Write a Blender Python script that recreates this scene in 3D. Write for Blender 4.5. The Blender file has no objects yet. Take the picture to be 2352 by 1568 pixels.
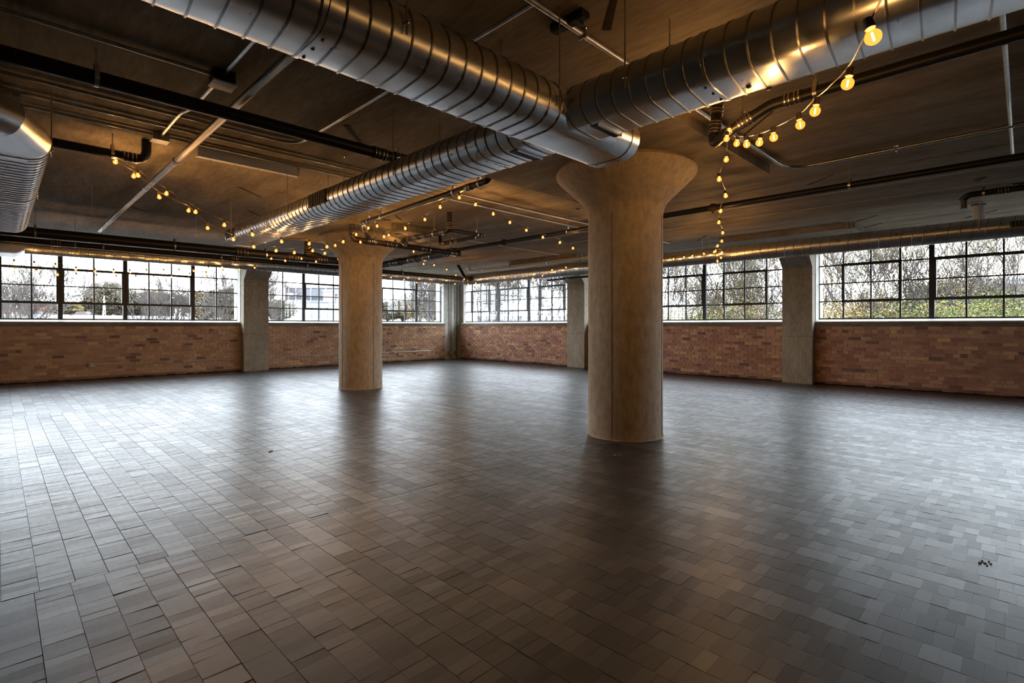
import bpy, math, random
from mathutils import Vector, Matrix
random.seed(7)
SC = bpy.context.scene
COL = SC.collection
PI = math.pi

# ------------------------------------------------------------------ camera, sky, exposure
CAM_YAW = math.atan2(1182, 1179)          # angle between the view and the long axis of the room
CD, SD = 0.7080, 0.7062                   # view direction in plan
cam_d = bpy.data.cameras.new('camera')
cam_d.lens = 36 * 1182 / 2352
cam_d.sensor_width = 36
cam_d.shift_y = -36 / 2352
cam_d.clip_start = 0.02
cam_d.clip_end = 600
cam = bpy.data.objects.new('camera', cam_d)
cam.location = (0, 0, 1.3)
cam.rotation_euler = (PI / 2, 0, -CAM_YAW)
COL.objects.link(cam)
SC.camera = cam

WORLD_STRENGTH = 2.55
BULB_WATTS = 1.45
SC.view_settings.view_transform = 'Standard'
SC.view_settings.look = 'None'
SC.view_settings.gamma = 1
SC.view_settings.use_curve_mapping = False
SC.view_settings.exposure = 2.5

w = bpy.data.worlds.new('overcast_sky')
SC.world = w
w.use_nodes = True
nt = w.node_tree
bg = nt.nodes['Background']
tc = nt.nodes.new('ShaderNodeTexCoord')
sep = nt.nodes.new('ShaderNodeSeparateXYZ')
rmp = nt.nodes.new('ShaderNodeValToRGB')
rmp.color_ramp.elements[0].position = 0.0
rmp.color_ramp.elements[0].color = (0.90, 0.93, 0.98, 1)
rmp.color_ramp.elements[1].position = 0.6
rmp.color_ramp.elements[1].color = (0.84, 0.90, 1.0, 1)
nt.links.new(tc.outputs['Generated'], sep.inputs[0])
nt.links.new(sep.outputs['Z'], rmp.inputs[0])
nt.links.new(rmp.outputs[0], bg.inputs['Color'])
bg.inputs['Strength'].default_value = WORLD_STRENGTH

# ------------------------------------------------------------------ node helpers
def newmat(name):
    m = bpy.data.materials.new(name)
    m.use_nodes = True
    t = m.node_tree
    b = t.nodes['Principled BSDF']
    return m, t, b

def noise(t, scale, detail=4, stretch=(1, 1, 1), rough=0.55, rot=(0, 0, 0)):
    g = t.nodes.new('ShaderNodeTexCoord')
    mp = t.nodes.new('ShaderNodeMapping')
    mp.inputs['Scale'].default_value = stretch
    mp.inputs['Rotation'].default_value = rot
    n = t.nodes.new('ShaderNodeTexNoise')
    n.inputs['Scale'].default_value = scale
    n.inputs['Detail'].default_value = detail
    n.inputs['Roughness'].default_value = rough
    t.links.new(g.outputs['Object'], mp.inputs[0])
    t.links.new(mp.outputs[0], n.inputs['Vector'])
    return n.outputs['Fac']

def ramp(t, fac, stops):
    r = t.nodes.new('ShaderNodeValToRGB')
    e = r.color_ramp.elements
    e[0].position, e[0].color = stops[0][0], (*stops[0][1], 1)
    e[1].position, e[1].color = stops[-1][0], (*stops[-1][1], 1)
    for p, c in stops[1:-1]:
        q = e.new(p)
        q.color = (*c, 1)
    t.links.new(fac, r.inputs[0])
    return r.outputs[0]

def mixc(t, a, b, fac, mode='MIX'):
    m = t.nodes.new('ShaderNodeMix')
    m.data_type = 'RGBA'
    m.blend_type = mode
    for k, v in ((6, a), (7, b)):
        if isinstance(v, tuple):
            m.inputs[k].default_value = (*v, 1)
        else:
            t.links.new(v, m.inputs[k])
    if isinstance(fac, (int, float)):
        m.inputs[0].default_value = fac
    else:
        t.links.new(fac, m.inputs[0])
    return m.outputs[2]

def bump(t, b, h, strength=0.3, dist=0.01):
    n = t.nodes.new('ShaderNodeBump')
    n.inputs['Strength'].default_value = strength
    n.inputs['Distance'].default_value = dist
    t.links.new(h, n.inputs['Height'])
    t.links.new(n.outputs[0], b.inputs['Normal'])

def math_(t, op, a, b=0.0):
    m = t.nodes.new('ShaderNodeMath')
    m.operation = op
    for k, v in ((0, a), (1, b)):
        if isinstance(v, (int, float)):
            m.inputs[k].default_value = v
        else:
            t.links.new(v, m.inputs[k])
    return m.outputs[0]

def plain(name, col, rough=0.5, metal=0.0, var=0.25, scale=8, bs=0.0, stretch=(1, 1, 1)):
    m, t, b = newmat(name)
    n = noise(t, scale, 5, stretch)
    lo = tuple(c * (1 - var) for c in col)
    hi = tuple(min(1, c * (1 + var)) for c in col)
    t.links.new(ramp(t, n, [(0.3, lo), (0.7, hi)]), b.inputs['Base Color'])
    b.inputs['Roughness'].default_value = rough
    b.inputs['Metallic'].default_value = metal
    if bs:
        bump(t, b, noise(t, scale * 6, 4, stretch), bs, 0.005)
    return m

M = {}
def concrete(name, a, b_, c, stretch=(1, 1, 1), scale=1.6, dark=0.35, bs=0.35):
    m, t, b = newmat(name)
    n1 = noise(t, scale, 6, stretch, 0.6)
    base = ramp(t, n1, [(0.30, a), (0.5, b_), (0.72, c)])
    n2 = noise(t, scale * 9, 5, stretch, 0.65)
    base = mixc(t, base, ramp(t, n2, [(0.35, (0.55,) * 3), (0.65, (1.15,) * 3)]), 0.55, 'MULTIPLY')
    n3 = noise(t, 90, 2, (1, 1, 1), 0.7)
    pits = ramp(t, n3, [(0.24, (dark,) * 3), (0.33, (1, 1, 1))])
    base = mixc(t, base, pits, 0.6, 'MULTIPLY')
    t.links.new(base, b.inputs['Base Color'])
    b.inputs['Roughness'].default_value = 0.85
    b.inputs['Specular IOR Level'].default_value = 0.3
    bump(t, b, n2, bs, 0.008)
    return m
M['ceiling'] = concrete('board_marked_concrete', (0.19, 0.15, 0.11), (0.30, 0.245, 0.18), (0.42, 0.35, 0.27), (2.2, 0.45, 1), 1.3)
M['column'] = concrete('cast_concrete', (0.46, 0.37, 0.265), (0.56, 0.465, 0.345), (0.64, 0.55, 0.43), (1, 1, 0.45), 1.8)
M['pillar'] = concrete('grey_cast_concrete', (0.33, 0.29, 0.22), (0.43, 0.385, 0.30), (0.54, 0.49, 0.39), (1, 1, 0.35), 2.2)
M['pale_concrete'] = concrete('pale_concrete', (0.55, 0.55, 0.49), (0.64, 0.64, 0.58), (0.72, 0.72, 0.67), (1, 1, 0.35), 2.2)
M['sill'] = concrete('stained_concrete', (0.13, 0.10, 0.07), (0.24, 0.19, 0.13), (0.34, 0.28, 0.20), (0.4, 0.4, 1), 2.5)
M['mortar'] = concrete('mortar', (0.46, 0.34, 0.24), (0.56, 0.43, 0.31), (0.64, 0.51, 0.39), (1, 1, 1), 3)
M['dirt'] = plain('dark_dirt', (0.012, 0.010, 0.008), 0.95)
M['white_trim'] = plain('white_painted_trim', (0.86, 0.86, 0.84), 0.4, 0, 0.04)
M['steel_black'] = plain('black_window_steel', (0.018, 0.024, 0.028), 0.4, 0, 0.2)
M['pipe_black'] = plain('black_cast_iron', (0.010, 0.009, 0.009), 0.42, 0.0, 0.4, 14)
M['pipe_brown'] = plain('brown_cast_iron', (0.03, 0.019, 0.015), 0.42, 0.0, 0.4, 14)
M['galv'] = plain('galvanised_steel', (0.62, 0.61, 0.58), 0.33, 1.0, 0.15, 20)
M['clamp'] = plain('bright_clamp_steel', (0.75, 0.73, 0.70), 0.25, 1.0, 0.1, 20)
M['old_pipe'] = plain('weathered_steel_pipe', (0.33, 0.29, 0.23), 0.35, 0.9, 0.4, 9, 0, (1, 0.2, 1))
M['white_metal'] = plain('white_enamel', (0.88, 0.86, 0.83), 0.35, 0, 0.05)
M['pvc'] = plain('cream_plastic', (0.62, 0.56, 0.47), 0.4, 0, 0.08)
M['box_grey'] = plain('grey_box_steel', (0.5, 0.49, 0.46), 0.4, 0.8, 0.1)
M['cord'] = plain('brown_cord', (0.06, 0.035, 0.02), 0.5, 0, 0.2)
M['slot'] = plain('rusty_slot', (0.03, 0.014, 0.008), 0.9)
M['dark_inside'] = plain('dark_register', (0.012, 0.012, 0.012), 0.6)
M['asphalt'] = plain('outdoor_ground', (0.15, 0.148, 0.145), 0.95, 0, 0.3, 0.6)
M['bark'] = plain('grey_bark', (0.055, 0.046, 0.04), 0.9, 0, 0.35, 4)
M['bark_dark'] = plain('dark_bark', (0.032, 0.027, 0.023), 0.9, 0, 0.35, 4)

def duct_mat():
    m, t, b = newmat('galvanised_duct_sheet')
    n = noise(t, 5, 5, (1, 1, 1), 0.6)
    t.links.new(ramp(t, n, [(0.3, (0.60, 0.61, 0.62)), (0.7, (0.74, 0.75, 0.77))]), b.inputs['Base Color'])
    b.inputs['Metallic'].default_value = 1.0
    r = ramp(t, noise(t, 9, 6, (1, 1, 1), 0.7), [(0.3, (0.26,) * 3), (0.75, (0.36,) * 3)])
    t.links.new(r, b.inputs['Roughness'])
    bump(t, b, noise(t, 3, 1), 0.05, 0.01)
    return m
M['duct'] = duct_mat()
M['seam'] = plain('duct_seam_steel', (0.36, 0.35, 0.34), 0.38, 1.0, 0.15)

def attr_mat(name, rough, spec, bs, scale, stretch=(1, 1, 1), amt=0.5, rlo=None, bd=0.004):
    """colour comes from each piece's own tone, grain from noise"""
    m, t, b = newmat(name)
    a = t.nodes.new('ShaderNodeAttribute')
    a.attribute_name = 'tone'
    n = noise(t, scale, 5, stretch, 0.65)
    g = ramp(t, n, [(0.15, (0.5,) * 3), (0.85, (1.5,) * 3)])
    c = mixc(t, a.outputs['Color'], g, amt, 'MULTIPLY')
    if name == 'far_facade':
        c = mixc(t, c, (0.55, 0.55, 0.55), 1.0, 'MULTIPLY')
    t.links.new(c, b.inputs['Base Color'])
    b.inputs['Specular IOR Level'].default_value = spec
    if rlo is not None:
        t.links.new(ramp(t, noise(t, scale * 0.35, 4, stretch, 0.7), [(0.3, (rlo,) * 3), (0.72, (rough,) * 3)]), b.inputs['Roughness'])
    else:
        b.inputs['Roughness'].default_value = rough
    if bs:
        bump(t, b, n, bs, bd)
    return m
M['block'] = attr_mat('end_grain_wood', 0.45, 0.3, 0.0, 30, (4.0, 1.0, 1), 0.5, 0.28, 0.001)
_b = M['block'].node_tree.nodes['Principled BSDF']
_b.inputs['Coat Weight'].default_value = 1.0
_b.inputs['Coat IOR'].default_value = 1.58
_t = M['block'].node_tree
_at = [n for n in _t.nodes if n.type == 'ATTRIBUTE'][0]
# paler blocks are the more polished ones
_mr = _t.nodes.new('ShaderNodeMapRange')
_mr.inputs['From Min'].default_value = 0.012
_mr.inputs['From Max'].default_value = 0.031
_mr.inputs['To Min'].default_value = 0.50
_mr.inputs['To Max'].default_value = 0.37
_t.links.new(_at.outputs['Fac'], _mr.inputs['Value'])
_t.links.new(_mr.outputs[0], _b.inputs['Coat Roughness'])
_mw = _t.nodes.new('ShaderNodeMapRange')
_mw.inputs['From Min'].default_value = 0.010
_mw.inputs['From Max'].default_value = 0.029
_mw.inputs['To Min'].default_value = 0.45
_mw.inputs['To Max'].default_value = 1.0
_t.links.new(_at.outputs['Fac'], _mw.inputs['Value'])
_t.links.new(_mw.outputs[0], _b.inputs['Coat Weight'])
_b.inputs['Coat Tint'].default_value = (0.92, 0.97, 1.0, 1)
M['brick'] = attr_mat('fired_brick', 0.85, 0.25, 0.5, 30, (1, 1, 1), 0.55)
M['leafy'] = attr_mat('autumn_leaves', 0.7, 0.2, 0.0, 3, (1, 1, 1), 0.4)
M['facade'] = attr_mat('far_facade', 0.8, 0.3, 0.0, 1.2, (1, 1, 1), 0.25)

def glass_mat():
    m, t, b = newmat('window_glass')
    t.nodes.remove(b)
    out = t.nodes['Material Output']
    tr = t.nodes.new('ShaderNodeBsdfTransparent')
    tr.inputs[0].default_value = (0.93, 0.95, 0.95, 1)
    gl = t.nodes.new('ShaderNodeBsdfGlossy')
    gl.inputs['Roughness'].default_value = 0.0
    gl.inputs['Color'].default_value = (0.9, 0.9, 0.9, 1)
    ge = t.nodes.new('ShaderNodeNewGeometry')
    dt = t.nodes.new('ShaderNodeVectorMath')
    dt.operation = 'DOT_PRODUCT'
    t.links.new(ge.outputs['Normal'], dt.inputs[0])
    t.links.new(ge.outputs['Incoming'], dt.inputs[1])
    ab = math_(t, 'SUBTRACT', 1.0, math_(t, 'ABSOLUTE', dt.outputs['Value']))
    fac = math_(t, 'ADD', math_(t, 'MULTIPLY', math_(t, 'POWER', ab, 5.0), 0.8), 0.04)
    mx = t.nodes.new('ShaderNodeMixShader')
    t.links.new(fac, mx.inputs[0])
    t.links.new(tr.outputs[0], mx.inputs[1])
    t.links.new(gl.outputs[0], mx.inputs[2])
    t.links.new(mx.outputs[0], out.inputs[0])
    return m
M['glass'] = glass_mat()

def emit_mat(name, col, strength, transp=None):
    m, t, b = newmat(name)
    t.nodes.remove(b)
    out = t.nodes['Material Output']
    e = t.nodes.new('ShaderNodeEmission')
    e.inputs[0].default_value = (*col, 1)
    e.inputs[1].default_value = strength
    if transp is None:
        t.links.new(e.outputs[0], out.inputs[0])
    else:
        tr = t.nodes.new('ShaderNodeBsdfTransparent')
        tr.inputs[0].default_value = (1.0, 0.86, 0.6, 1)
        mx = t.nodes.new('ShaderNodeMixShader')
        mx.inputs[0].default_value = 1 - transp
        t.links.new(tr.outputs[0], mx.inputs[1])
        t.links.new(e.outputs[0], mx.inputs[2])
        t.links.new(mx.outputs[0], out.inputs[0])
    try:
        m.cycles.emission_sampling = 'NONE'
    except Exception:
        pass
    return m
M['bulb'] = emit_mat('lit_amber_bulb_glass', (1.0, 0.33, 0.04), 0.5, 0.5)
M['filament'] = emit_mat('glowing_filament', (1.0, 0.72, 0.34), 4.5)

# ------------------------------------------------------------------ mesh helpers
WLOC = {}
def wloc(o):
    return WLOC.get(o.name, Vector((0, 0, 0))) if o else Vector((0, 0, 0))

class MB:
    def __init__(self):
        self.v, self.f, self.c = [], [], []
    def add(self, vs, fs, col=None):
        k = len(self.v)
        self.v.extend(vs)
        for q in fs:
            self.f.append(tuple(i + k for i in q))
            self.c.append(col)
        return self
    def box(self, x0, x1, y0, y1, z0, z1, col=None):
        vs = [(x0, y0, z0), (x1, y0, z0), (x1, y1, z0), (x0, y1, z0), (x0, y0, z1), (x1, y0, z1), (x1, y1, z1), (x0, y1, z1)]
        return self.add(vs, [(0, 3, 2, 1), (4, 5, 6, 7), (0, 1, 5, 4), (1, 2, 6, 5), (2, 3, 7, 6), (3, 0, 4, 7)], col)
    def prism(self, pts, axis, a, b, col=None):
        """pts: outline in the plane perpendicular to axis, extruded a..b"""
        n = len(pts)
        def mk(p, t):
            return (t, p[0], p[1]) if axis == 'x' else (p[0], t, p[1]) if axis == 'y' else (p[0], p[1], t)
        vs = [mk(p, a) for p in pts] + [mk(p, b) for p in pts]
        fs = [(i, (i + 1) % n, (i + 1) % n + n, i + n) for i in range(n)] + [tuple(range(n)), tuple(range(2 * n - 1, n - 1, -1))]
        return self.add(vs, fs, col)
    def tube(self, path, r, n=10, caps=True, col=None):
        P = [Vector(p) for p in path]
        R = r if isinstance(r, (list, tuple)) else [r] * len(P)
        ring = []
        up = None
        for i, p in enumerate(P):
            d = (P[min(i + 1, len(P) - 1)] - P[max(i - 1, 0)])
            if d.length < 1e-9:
                d = Vector((0, 0, 1))
            d.normalize()
            if up is None:
                up = d.orthogonal().normalized()
            else:
                up = (up - d * up.dot(d))
                up = up.normalized() if up.length > 1e-6 else d.orthogonal().normalized()
            s = d.cross(up)
            ring.append([tuple(p + (up * math.cos(2 * PI * k / n) + s * math.sin(2 * PI * k / n)) * R[i]) for k in range(n)])
        vs = [q for rr in ring for q in rr]
        fs = []
        for i in range(len(P) - 1):
            for k in range(n):
                a, b = i * n + k, i * n + (k + 1) % n
                fs.append((a, b, b + n, a + n))
        if caps:
            fs.append(tuple(range(n - 1, -1, -1)))
            fs.append(tuple(range((len(P) - 1) * n, len(P) * n)))
        return self.add(vs, fs, col)
    def lathe(self, prof, cx, cy, n=32, caps=True):
        vs = [(cx + r * math.cos(2 * PI * k / n), cy + r * math.sin(2 * PI * k / n), z) for r, z in prof for k in range(n)]
        fs = [(i * n + k, i * n + (k + 1) % n, (i + 1) * n + (k + 1) % n, (i + 1) * n + k) for i in range(len(prof) - 1) for k in range(n)]
        if caps:
            fs.append(tuple(range(n - 1, -1, -1)))
            fs.append(tuple(range((len(prof) - 1) * n, len(prof) * n)))
        return self.add(vs, fs)
    def mesh(self, name, mat, off=Vector((0, 0, 0)), smooth=False):
        me = bpy.data.meshes.new(name)
        ox, oy, oz = off
        me.from_pydata([(x - ox, y - oy, z - oz) for x, y, z in self.v], [], self.f)
        if any(c is not None for c in self.c):
            at = me.color_attributes.new('tone', 'FLOAT_COLOR', 'CORNER')
            buf = []
            for q, c in zip(self.f, self.c):
                c = c or (0.2, 0.2, 0.2)
                buf.extend([c[0], c[1], c[2], 1.0] * len(q))
            at.data.foreach_set('color', buf)
        me.materials.append(mat)
        if smooth:
            me.polygons.foreach_set('use_smooth', [True] * len(me.polygons))
            try:
                me.set_sharp_from_angle(angle=math.radians(38))
            except Exception:
                pass
        me.update()
        return me
    def build(self, name, mat, parent=None, smooth=False, kind=None, label=None):
        o = bpy.data.objects.new(name, self.mesh(name, mat, wloc(parent), smooth))
        COL.objects.link(o)
        if parent:
            o.parent = parent
        WLOC[o.name] = wloc(parent)
        if kind:
            o['kind'] = kind
        if label:
            o['label'] = label
        return o

def thing(name, label, cat, loc=(0, 0, 0), group=None):
    o = bpy.data.objects.new(name, None)
    o.empty_display_size = 0.1
    o.location = loc
    COL.objects.link(o)
    WLOC[o.name] = Vector(loc)
    o['label'] = label
    o['category'] = cat
    if group:
        o['group'] = group
    return o

def tag(o, label, cat, group=None):
    o['label'] = label
    o['category'] = cat
    if group:
        o['group'] = group
    return o

def inst(name, me, parent, loc, rot=None):
    """a copy that shares its mesh; loc in world coordinates"""
    o = bpy.data.objects.new(name, me)
    COL.objects.link(o)
    o.parent = parent
    o.location = Vector(loc) - wloc(parent)
    if rot:
        o.rotation_euler = rot
    WLOC[o.name] = Vector(loc)
    return o

def rounded(pts, r, seg=6):
    """polyline with rounded corners"""
    P = [Vector(p) for p in pts]
    out = [P[0]]
    for i in range(1, len(P) - 1):
        a, b, c = P[i - 1], P[i], P[i + 1]
        d1, d2 = (a - b), (c - b)
        q = min(r, d1.length * 0.49, d2.length * 0.49)
        s, e = b + d1.normalized() * q, b + d2.normalized() * q
        for k in range(seg + 1):
            t = k / seg
            out.append(s * (1 - t) ** 2 + b * 2 * t * (1 - t) + e * t * t)
    out.append(P[-1])
    return out

def plan(x, y):
    return x * CD + y * SD, x * SD - y * CD     # depth, sideways
def proj(x, y, z):
    d, r = plan(x, y)
    if d < 0.2:
        return (-9999, 0, d)
    return (1176 + 1182 * r / d, 748 - 1182 * (z - 1.3) / d, d)
def afar(bearing, dist, z=0.0):
    """a spot outside at a compass-like bearing (tangent of the angle off the view axis) and distance"""
    r = bearing * dist
    return (dist * CD + r * SD, dist * SD - r * CD, z)

# ------------------------------------------------------------------ room shell
XW, YW = 13.0, 16.0           # brick faces
XP, YP = 12.8, 15.75          # pillar faces
XG, YG = 13.30, 16.30         # window planes
HC, HP = 3.27, 3.16           # ceiling, underside of drop panels
SILL = 1.40
XMIN, YMIN = -6.5, -8.5

b = MB().box(XMIN, XW + 0.5, YMIN, YW + 0.5, -0.25, -0.010)
floor = b.build('floor', M['dirt'], None, kind='structure')
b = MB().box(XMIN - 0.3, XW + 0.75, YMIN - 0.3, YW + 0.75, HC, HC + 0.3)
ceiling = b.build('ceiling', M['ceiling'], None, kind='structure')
for (x0, x1, y0, y1) in [(4.12, 6.69, 2.22, 4.79), (4.12, 6.69, 8.62, 11.19), (11.5, XW + 0.6, 2.3, 4.9), (11.2, XW + 0.6, 8.7, 11.3), (4.05, 6.6, 14.4, YW + 0.6)]:
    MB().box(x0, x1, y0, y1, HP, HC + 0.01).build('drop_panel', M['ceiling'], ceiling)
# board-form lines: shallow ridges left on the slab
for k, x in enumerate([1.9, 4.35, 7.75, 9.9, 11.9]):
    if k in (2, 3):
        MB().box(x, x + 0.012, YMIN, YW, HC - 0.004, HC + 0.01).build('form_ridge', M['ceiling'], ceiling)
# dark slots left in the slab by old inserts
SLOTS = [(2.434, 7.896, 2.872, 8.298, .022), (3.04, 9.395, 3.461, 9.825, .022), (2.426, 4.72, 2.792, 5.089, .05), (4.967, 7.9, 5.33, 8.225, .03),
         (5.15, 4.92, 5.20, 5.02, .07), (8.029, 2.159, 7.692, 1.764, .016), (11.449, 2.261, 11.086, 1.867, .03), (12.353, 2.335, 11.991, 1.95, .03),
         (12.493, .77, 12.024, .341, .03), (9.36, .48, 9.25, .37, .06), (11.442, 5.351, 10.909, 4.915, .04), (5.454, 2.06, 5.034, 1.641, .022),
         (2.87, 1.971, 2.55, 1.68, .055), (1.66, 16.84, 1.70, 16.88, .05), (6.9, 5.3, 6.95, 5.38, .07), (1.6, 10.5, 1.85, 10.75, .03)]
for (x0, y0, x1, y1, ww) in SLOTS:
    d = Vector((x1 - x0, y1 - y0, 0)).normalized()
    s = Vector((-d.y, d.x, 0)) * ww / 2
    if y0 > 15.5:
        continue
    P0, P1 = Vector((x0, y0, 0)), Vector((x1, y1, 0))
    o = MB().prism([tuple((P0 + s).xy), tuple((P0 - s).xy), tuple((P1 - s * .6).xy), tuple((P1 + s * .6).xy)], 'z', HC - 0.006, HC + 0.005)
    o.build('insert_slot', M['slot'], ceiling)

# wall cores
def wall_core(name, boxes, mat):
    b = MB()
    for q in boxes:
        b.box(*q)
    return b.build(name, mat, None, kind='structure')
wl = wall_core('wall_left', [(XMIN, 12.35, YW + 0.012, YW + 0.45, -0.2, SILL - 0.10)], M['mortar'])
wr = wall_core('wall_right', [(XW + 0.012, XW + 0.45, YMIN, 15.85, -0.2, SILL - 0.10)], M['mortar'])
wall_core('wall_rear', [(XMIN, XW + 0.5, YMIN - 0.3, YMIN, -0.2, SILL), (XMIN, XW + 0.5, YMIN - 0.3, YMIN, 3.06, HC)] +
          [(XMIN, 12.8, YMIN - 0.3, YMIN, -0.2, HC), (12.8, 13.5, YMIN - .35, YMIN + .1, -0.2, HC)], M['pillar'])
wall_core('wall_near', [(XMIN - 0.3, XMIN, YMIN, YW + 0.5, -0.2, SILL), (XMIN - 0.3, XMIN, YMIN, YW + 0.5, 3.06, HC)] +
          [(XMIN - 0.3, XMIN, YMIN, 16.4, -0.2, HC)], M['pillar'])
# concrete head over the windows and band under them
MB().box(XMIN, XW + 0.5, YG - 0.06, YW + 0.55, 3.06, HC).build('lintel', M['pale_concrete'], wl)
MB().box(XG - 0.06, XW + 0.55, YMIN, YW + 0.3, 3.06, HC).build('lintel', M['pale_concrete'], wr)

PIL_L = [(-1.11, -0.43), (4.98, 5.66)]
PIL_R = [(-3.1, -2.42), (3.35, 3.97), (9.62, 10.30)]
def spans(lo, hi, pil):
    out, a = [], lo
    for p, q in pil:
        out.append((a, p))
        a = q
    out.append((a, hi))
    return out
SL = spans(XMIN, 12.35, PIL_L)
SR = spans(YMIN, 15.85, PIL_R)
for a, c in SL:
    MB().prism([(YW - 0.004, SILL - 0.115), (YW - 0.004, SILL - 0.02), (YW + 0.02, SILL), (YW + 0.45, SILL), (YW + 0.45, SILL - 0.115)], 'x', a, c).build('concrete_sill', M['sill'], wl)
for a, c in SR:
    MB().prism([(XW - 0.004, SILL - 0.115), (XW - 0.004, SILL - 0.02), (XW + 0.02, SILL), (XW + 0.45, SILL), (XW + 0.45, SILL - 0.115)], 'y', a, c).build('concrete_sill', M['sill'], wr)
n_tr = 0
for a, c in SL:
    n_tr += 1
    MB().prism([(YW + 0.04, SILL), (YG - 0.03, SILL + .045), (YG - 0.03, SILL)], 'x', a, c).build('trim_%d' % n_tr, M['white_trim'], None, kind='structure')
for a, c in SR:
    n_tr += 1
    MB().prism([(XW + 0.04, SILL), (XG - 0.03, SILL + .045), (XG - 0.03, SILL)], 'y', a, c).build('trim_%d' % n_tr, M['white_trim'], None, kind='structure')

# ------------------------------------------------------------------ bricks
PAL_L = [(0.30, 0.185, 0.115), (0.27, 0.16, 0.10), (0.33, 0.21, 0.13), (0.25, 0.145, 0.095), (0.34, 0.225, 0.14), (0.29, 0.175, 0.11)]
PAL_R = [(0.29, 0.165, 0.11), (0.25, 0.125, 0.09), (0.32, 0.19, 0.125), (0.22, 0.11, 0.09), (0.34, 0.21, 0.13), (0.28, 0.15, 0.10)]
def lay_bricks(wall, axis, spans_, face, pal, sgn):
    H, Lb, J = 0.0755, 0.200, 0.010
    items = []
    for a, c in spans_:
        if c < -3.2:
            continue
        a = max(a, -3.1)
        for k in range(17):
            z0 = 0.012 + k * H
            z1 = z0 + H - J
            hdr = (k % 6 == 3)
            u = a + 0.004 - (Lb + J) * (0.5 if k % 2 else 0) - random.uniform(0, .02)
            while u < c - 0.02:
                L = 0.097 if hdr else Lb + random.uniform(-.006, .006)
                u0, u1 = max(u, a + 0.003), min(u + L, c - 0.003)
                u += L + J
                if u1 - u0 < 0.03:
                    continue
                dpt = random.uniform(-0.004, 0.003)
                base = random.choice(pal)
                if random.random() < 0.05:
                    base = (0.13, 0.075, 0.06)
                if random.random() < 0.03:
                    base = (0.38, 0.25, 0.14)
                m = 1.9 * random.uniform(0.86, 1.14)
                if k < 1:
                    m *= 0.6
                col = tuple(q * m for q in base)
                y0, y1 = face + dpt, face + 0.03
                j = random.uniform(-.002, .002)
                bx = (u0, u1, y0, y1, z0 + j, z1 + j) if axis == 'x' else (y0, y1, u0, u1, z0 + j, z1 + j)
                um = (u0 + u1) / 2
                px, py, d = proj(um, face, z0) if axis == 'x' else proj(face, um, z0)
                size = (u1 - u0) * abs((SD if axis == 'x' else CD)) / d if -30 < px < 2382 else 0
                items.append((size * (1 / d), bx, col))
    items.sort(key=lambda q: -q[0])
    for s, bx, col in items[:300]:
        MB().box(*bx, col).build('brick', M['brick'], wall)
    rest = MB()
    for s, bx, col in items[300:]:
        rest.box(*bx, col)
    rest.build('brickwork', M['brick'], wall, kind='stuff')
lay_bricks(wl, 'x', SL, YW, PAL_L, 1)
lay_bricks(wr, 'y', SR, XW, PAL_R, 1)
# black dirt line along the foot of the brick walls
def foot(wall, axis, sp, face):
    b = MB()
    for a, c in sp:
        if c < -3.2:
            continue
        u = max(a, -3.1)
        while u < c:
            u2 = min(c, u + random.uniform(0.05, 0.18))
            h_, t_ = random.uniform(0.012, 0.034), random.uniform(0.012, 0.03)
            if axis == 'x':
                b.box(u, u2, face - t_, face + .01, -0.005, h_)
            else:
                b.box(face - t_, face + .01, u, u2, -0.005, h_)
            u = u2
    b.build('dirt_line', M['dirt'], wall, kind='stuff')
foot(wl, 'x', SL, YW)
foot(wr, 'y', SR, XW)

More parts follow.
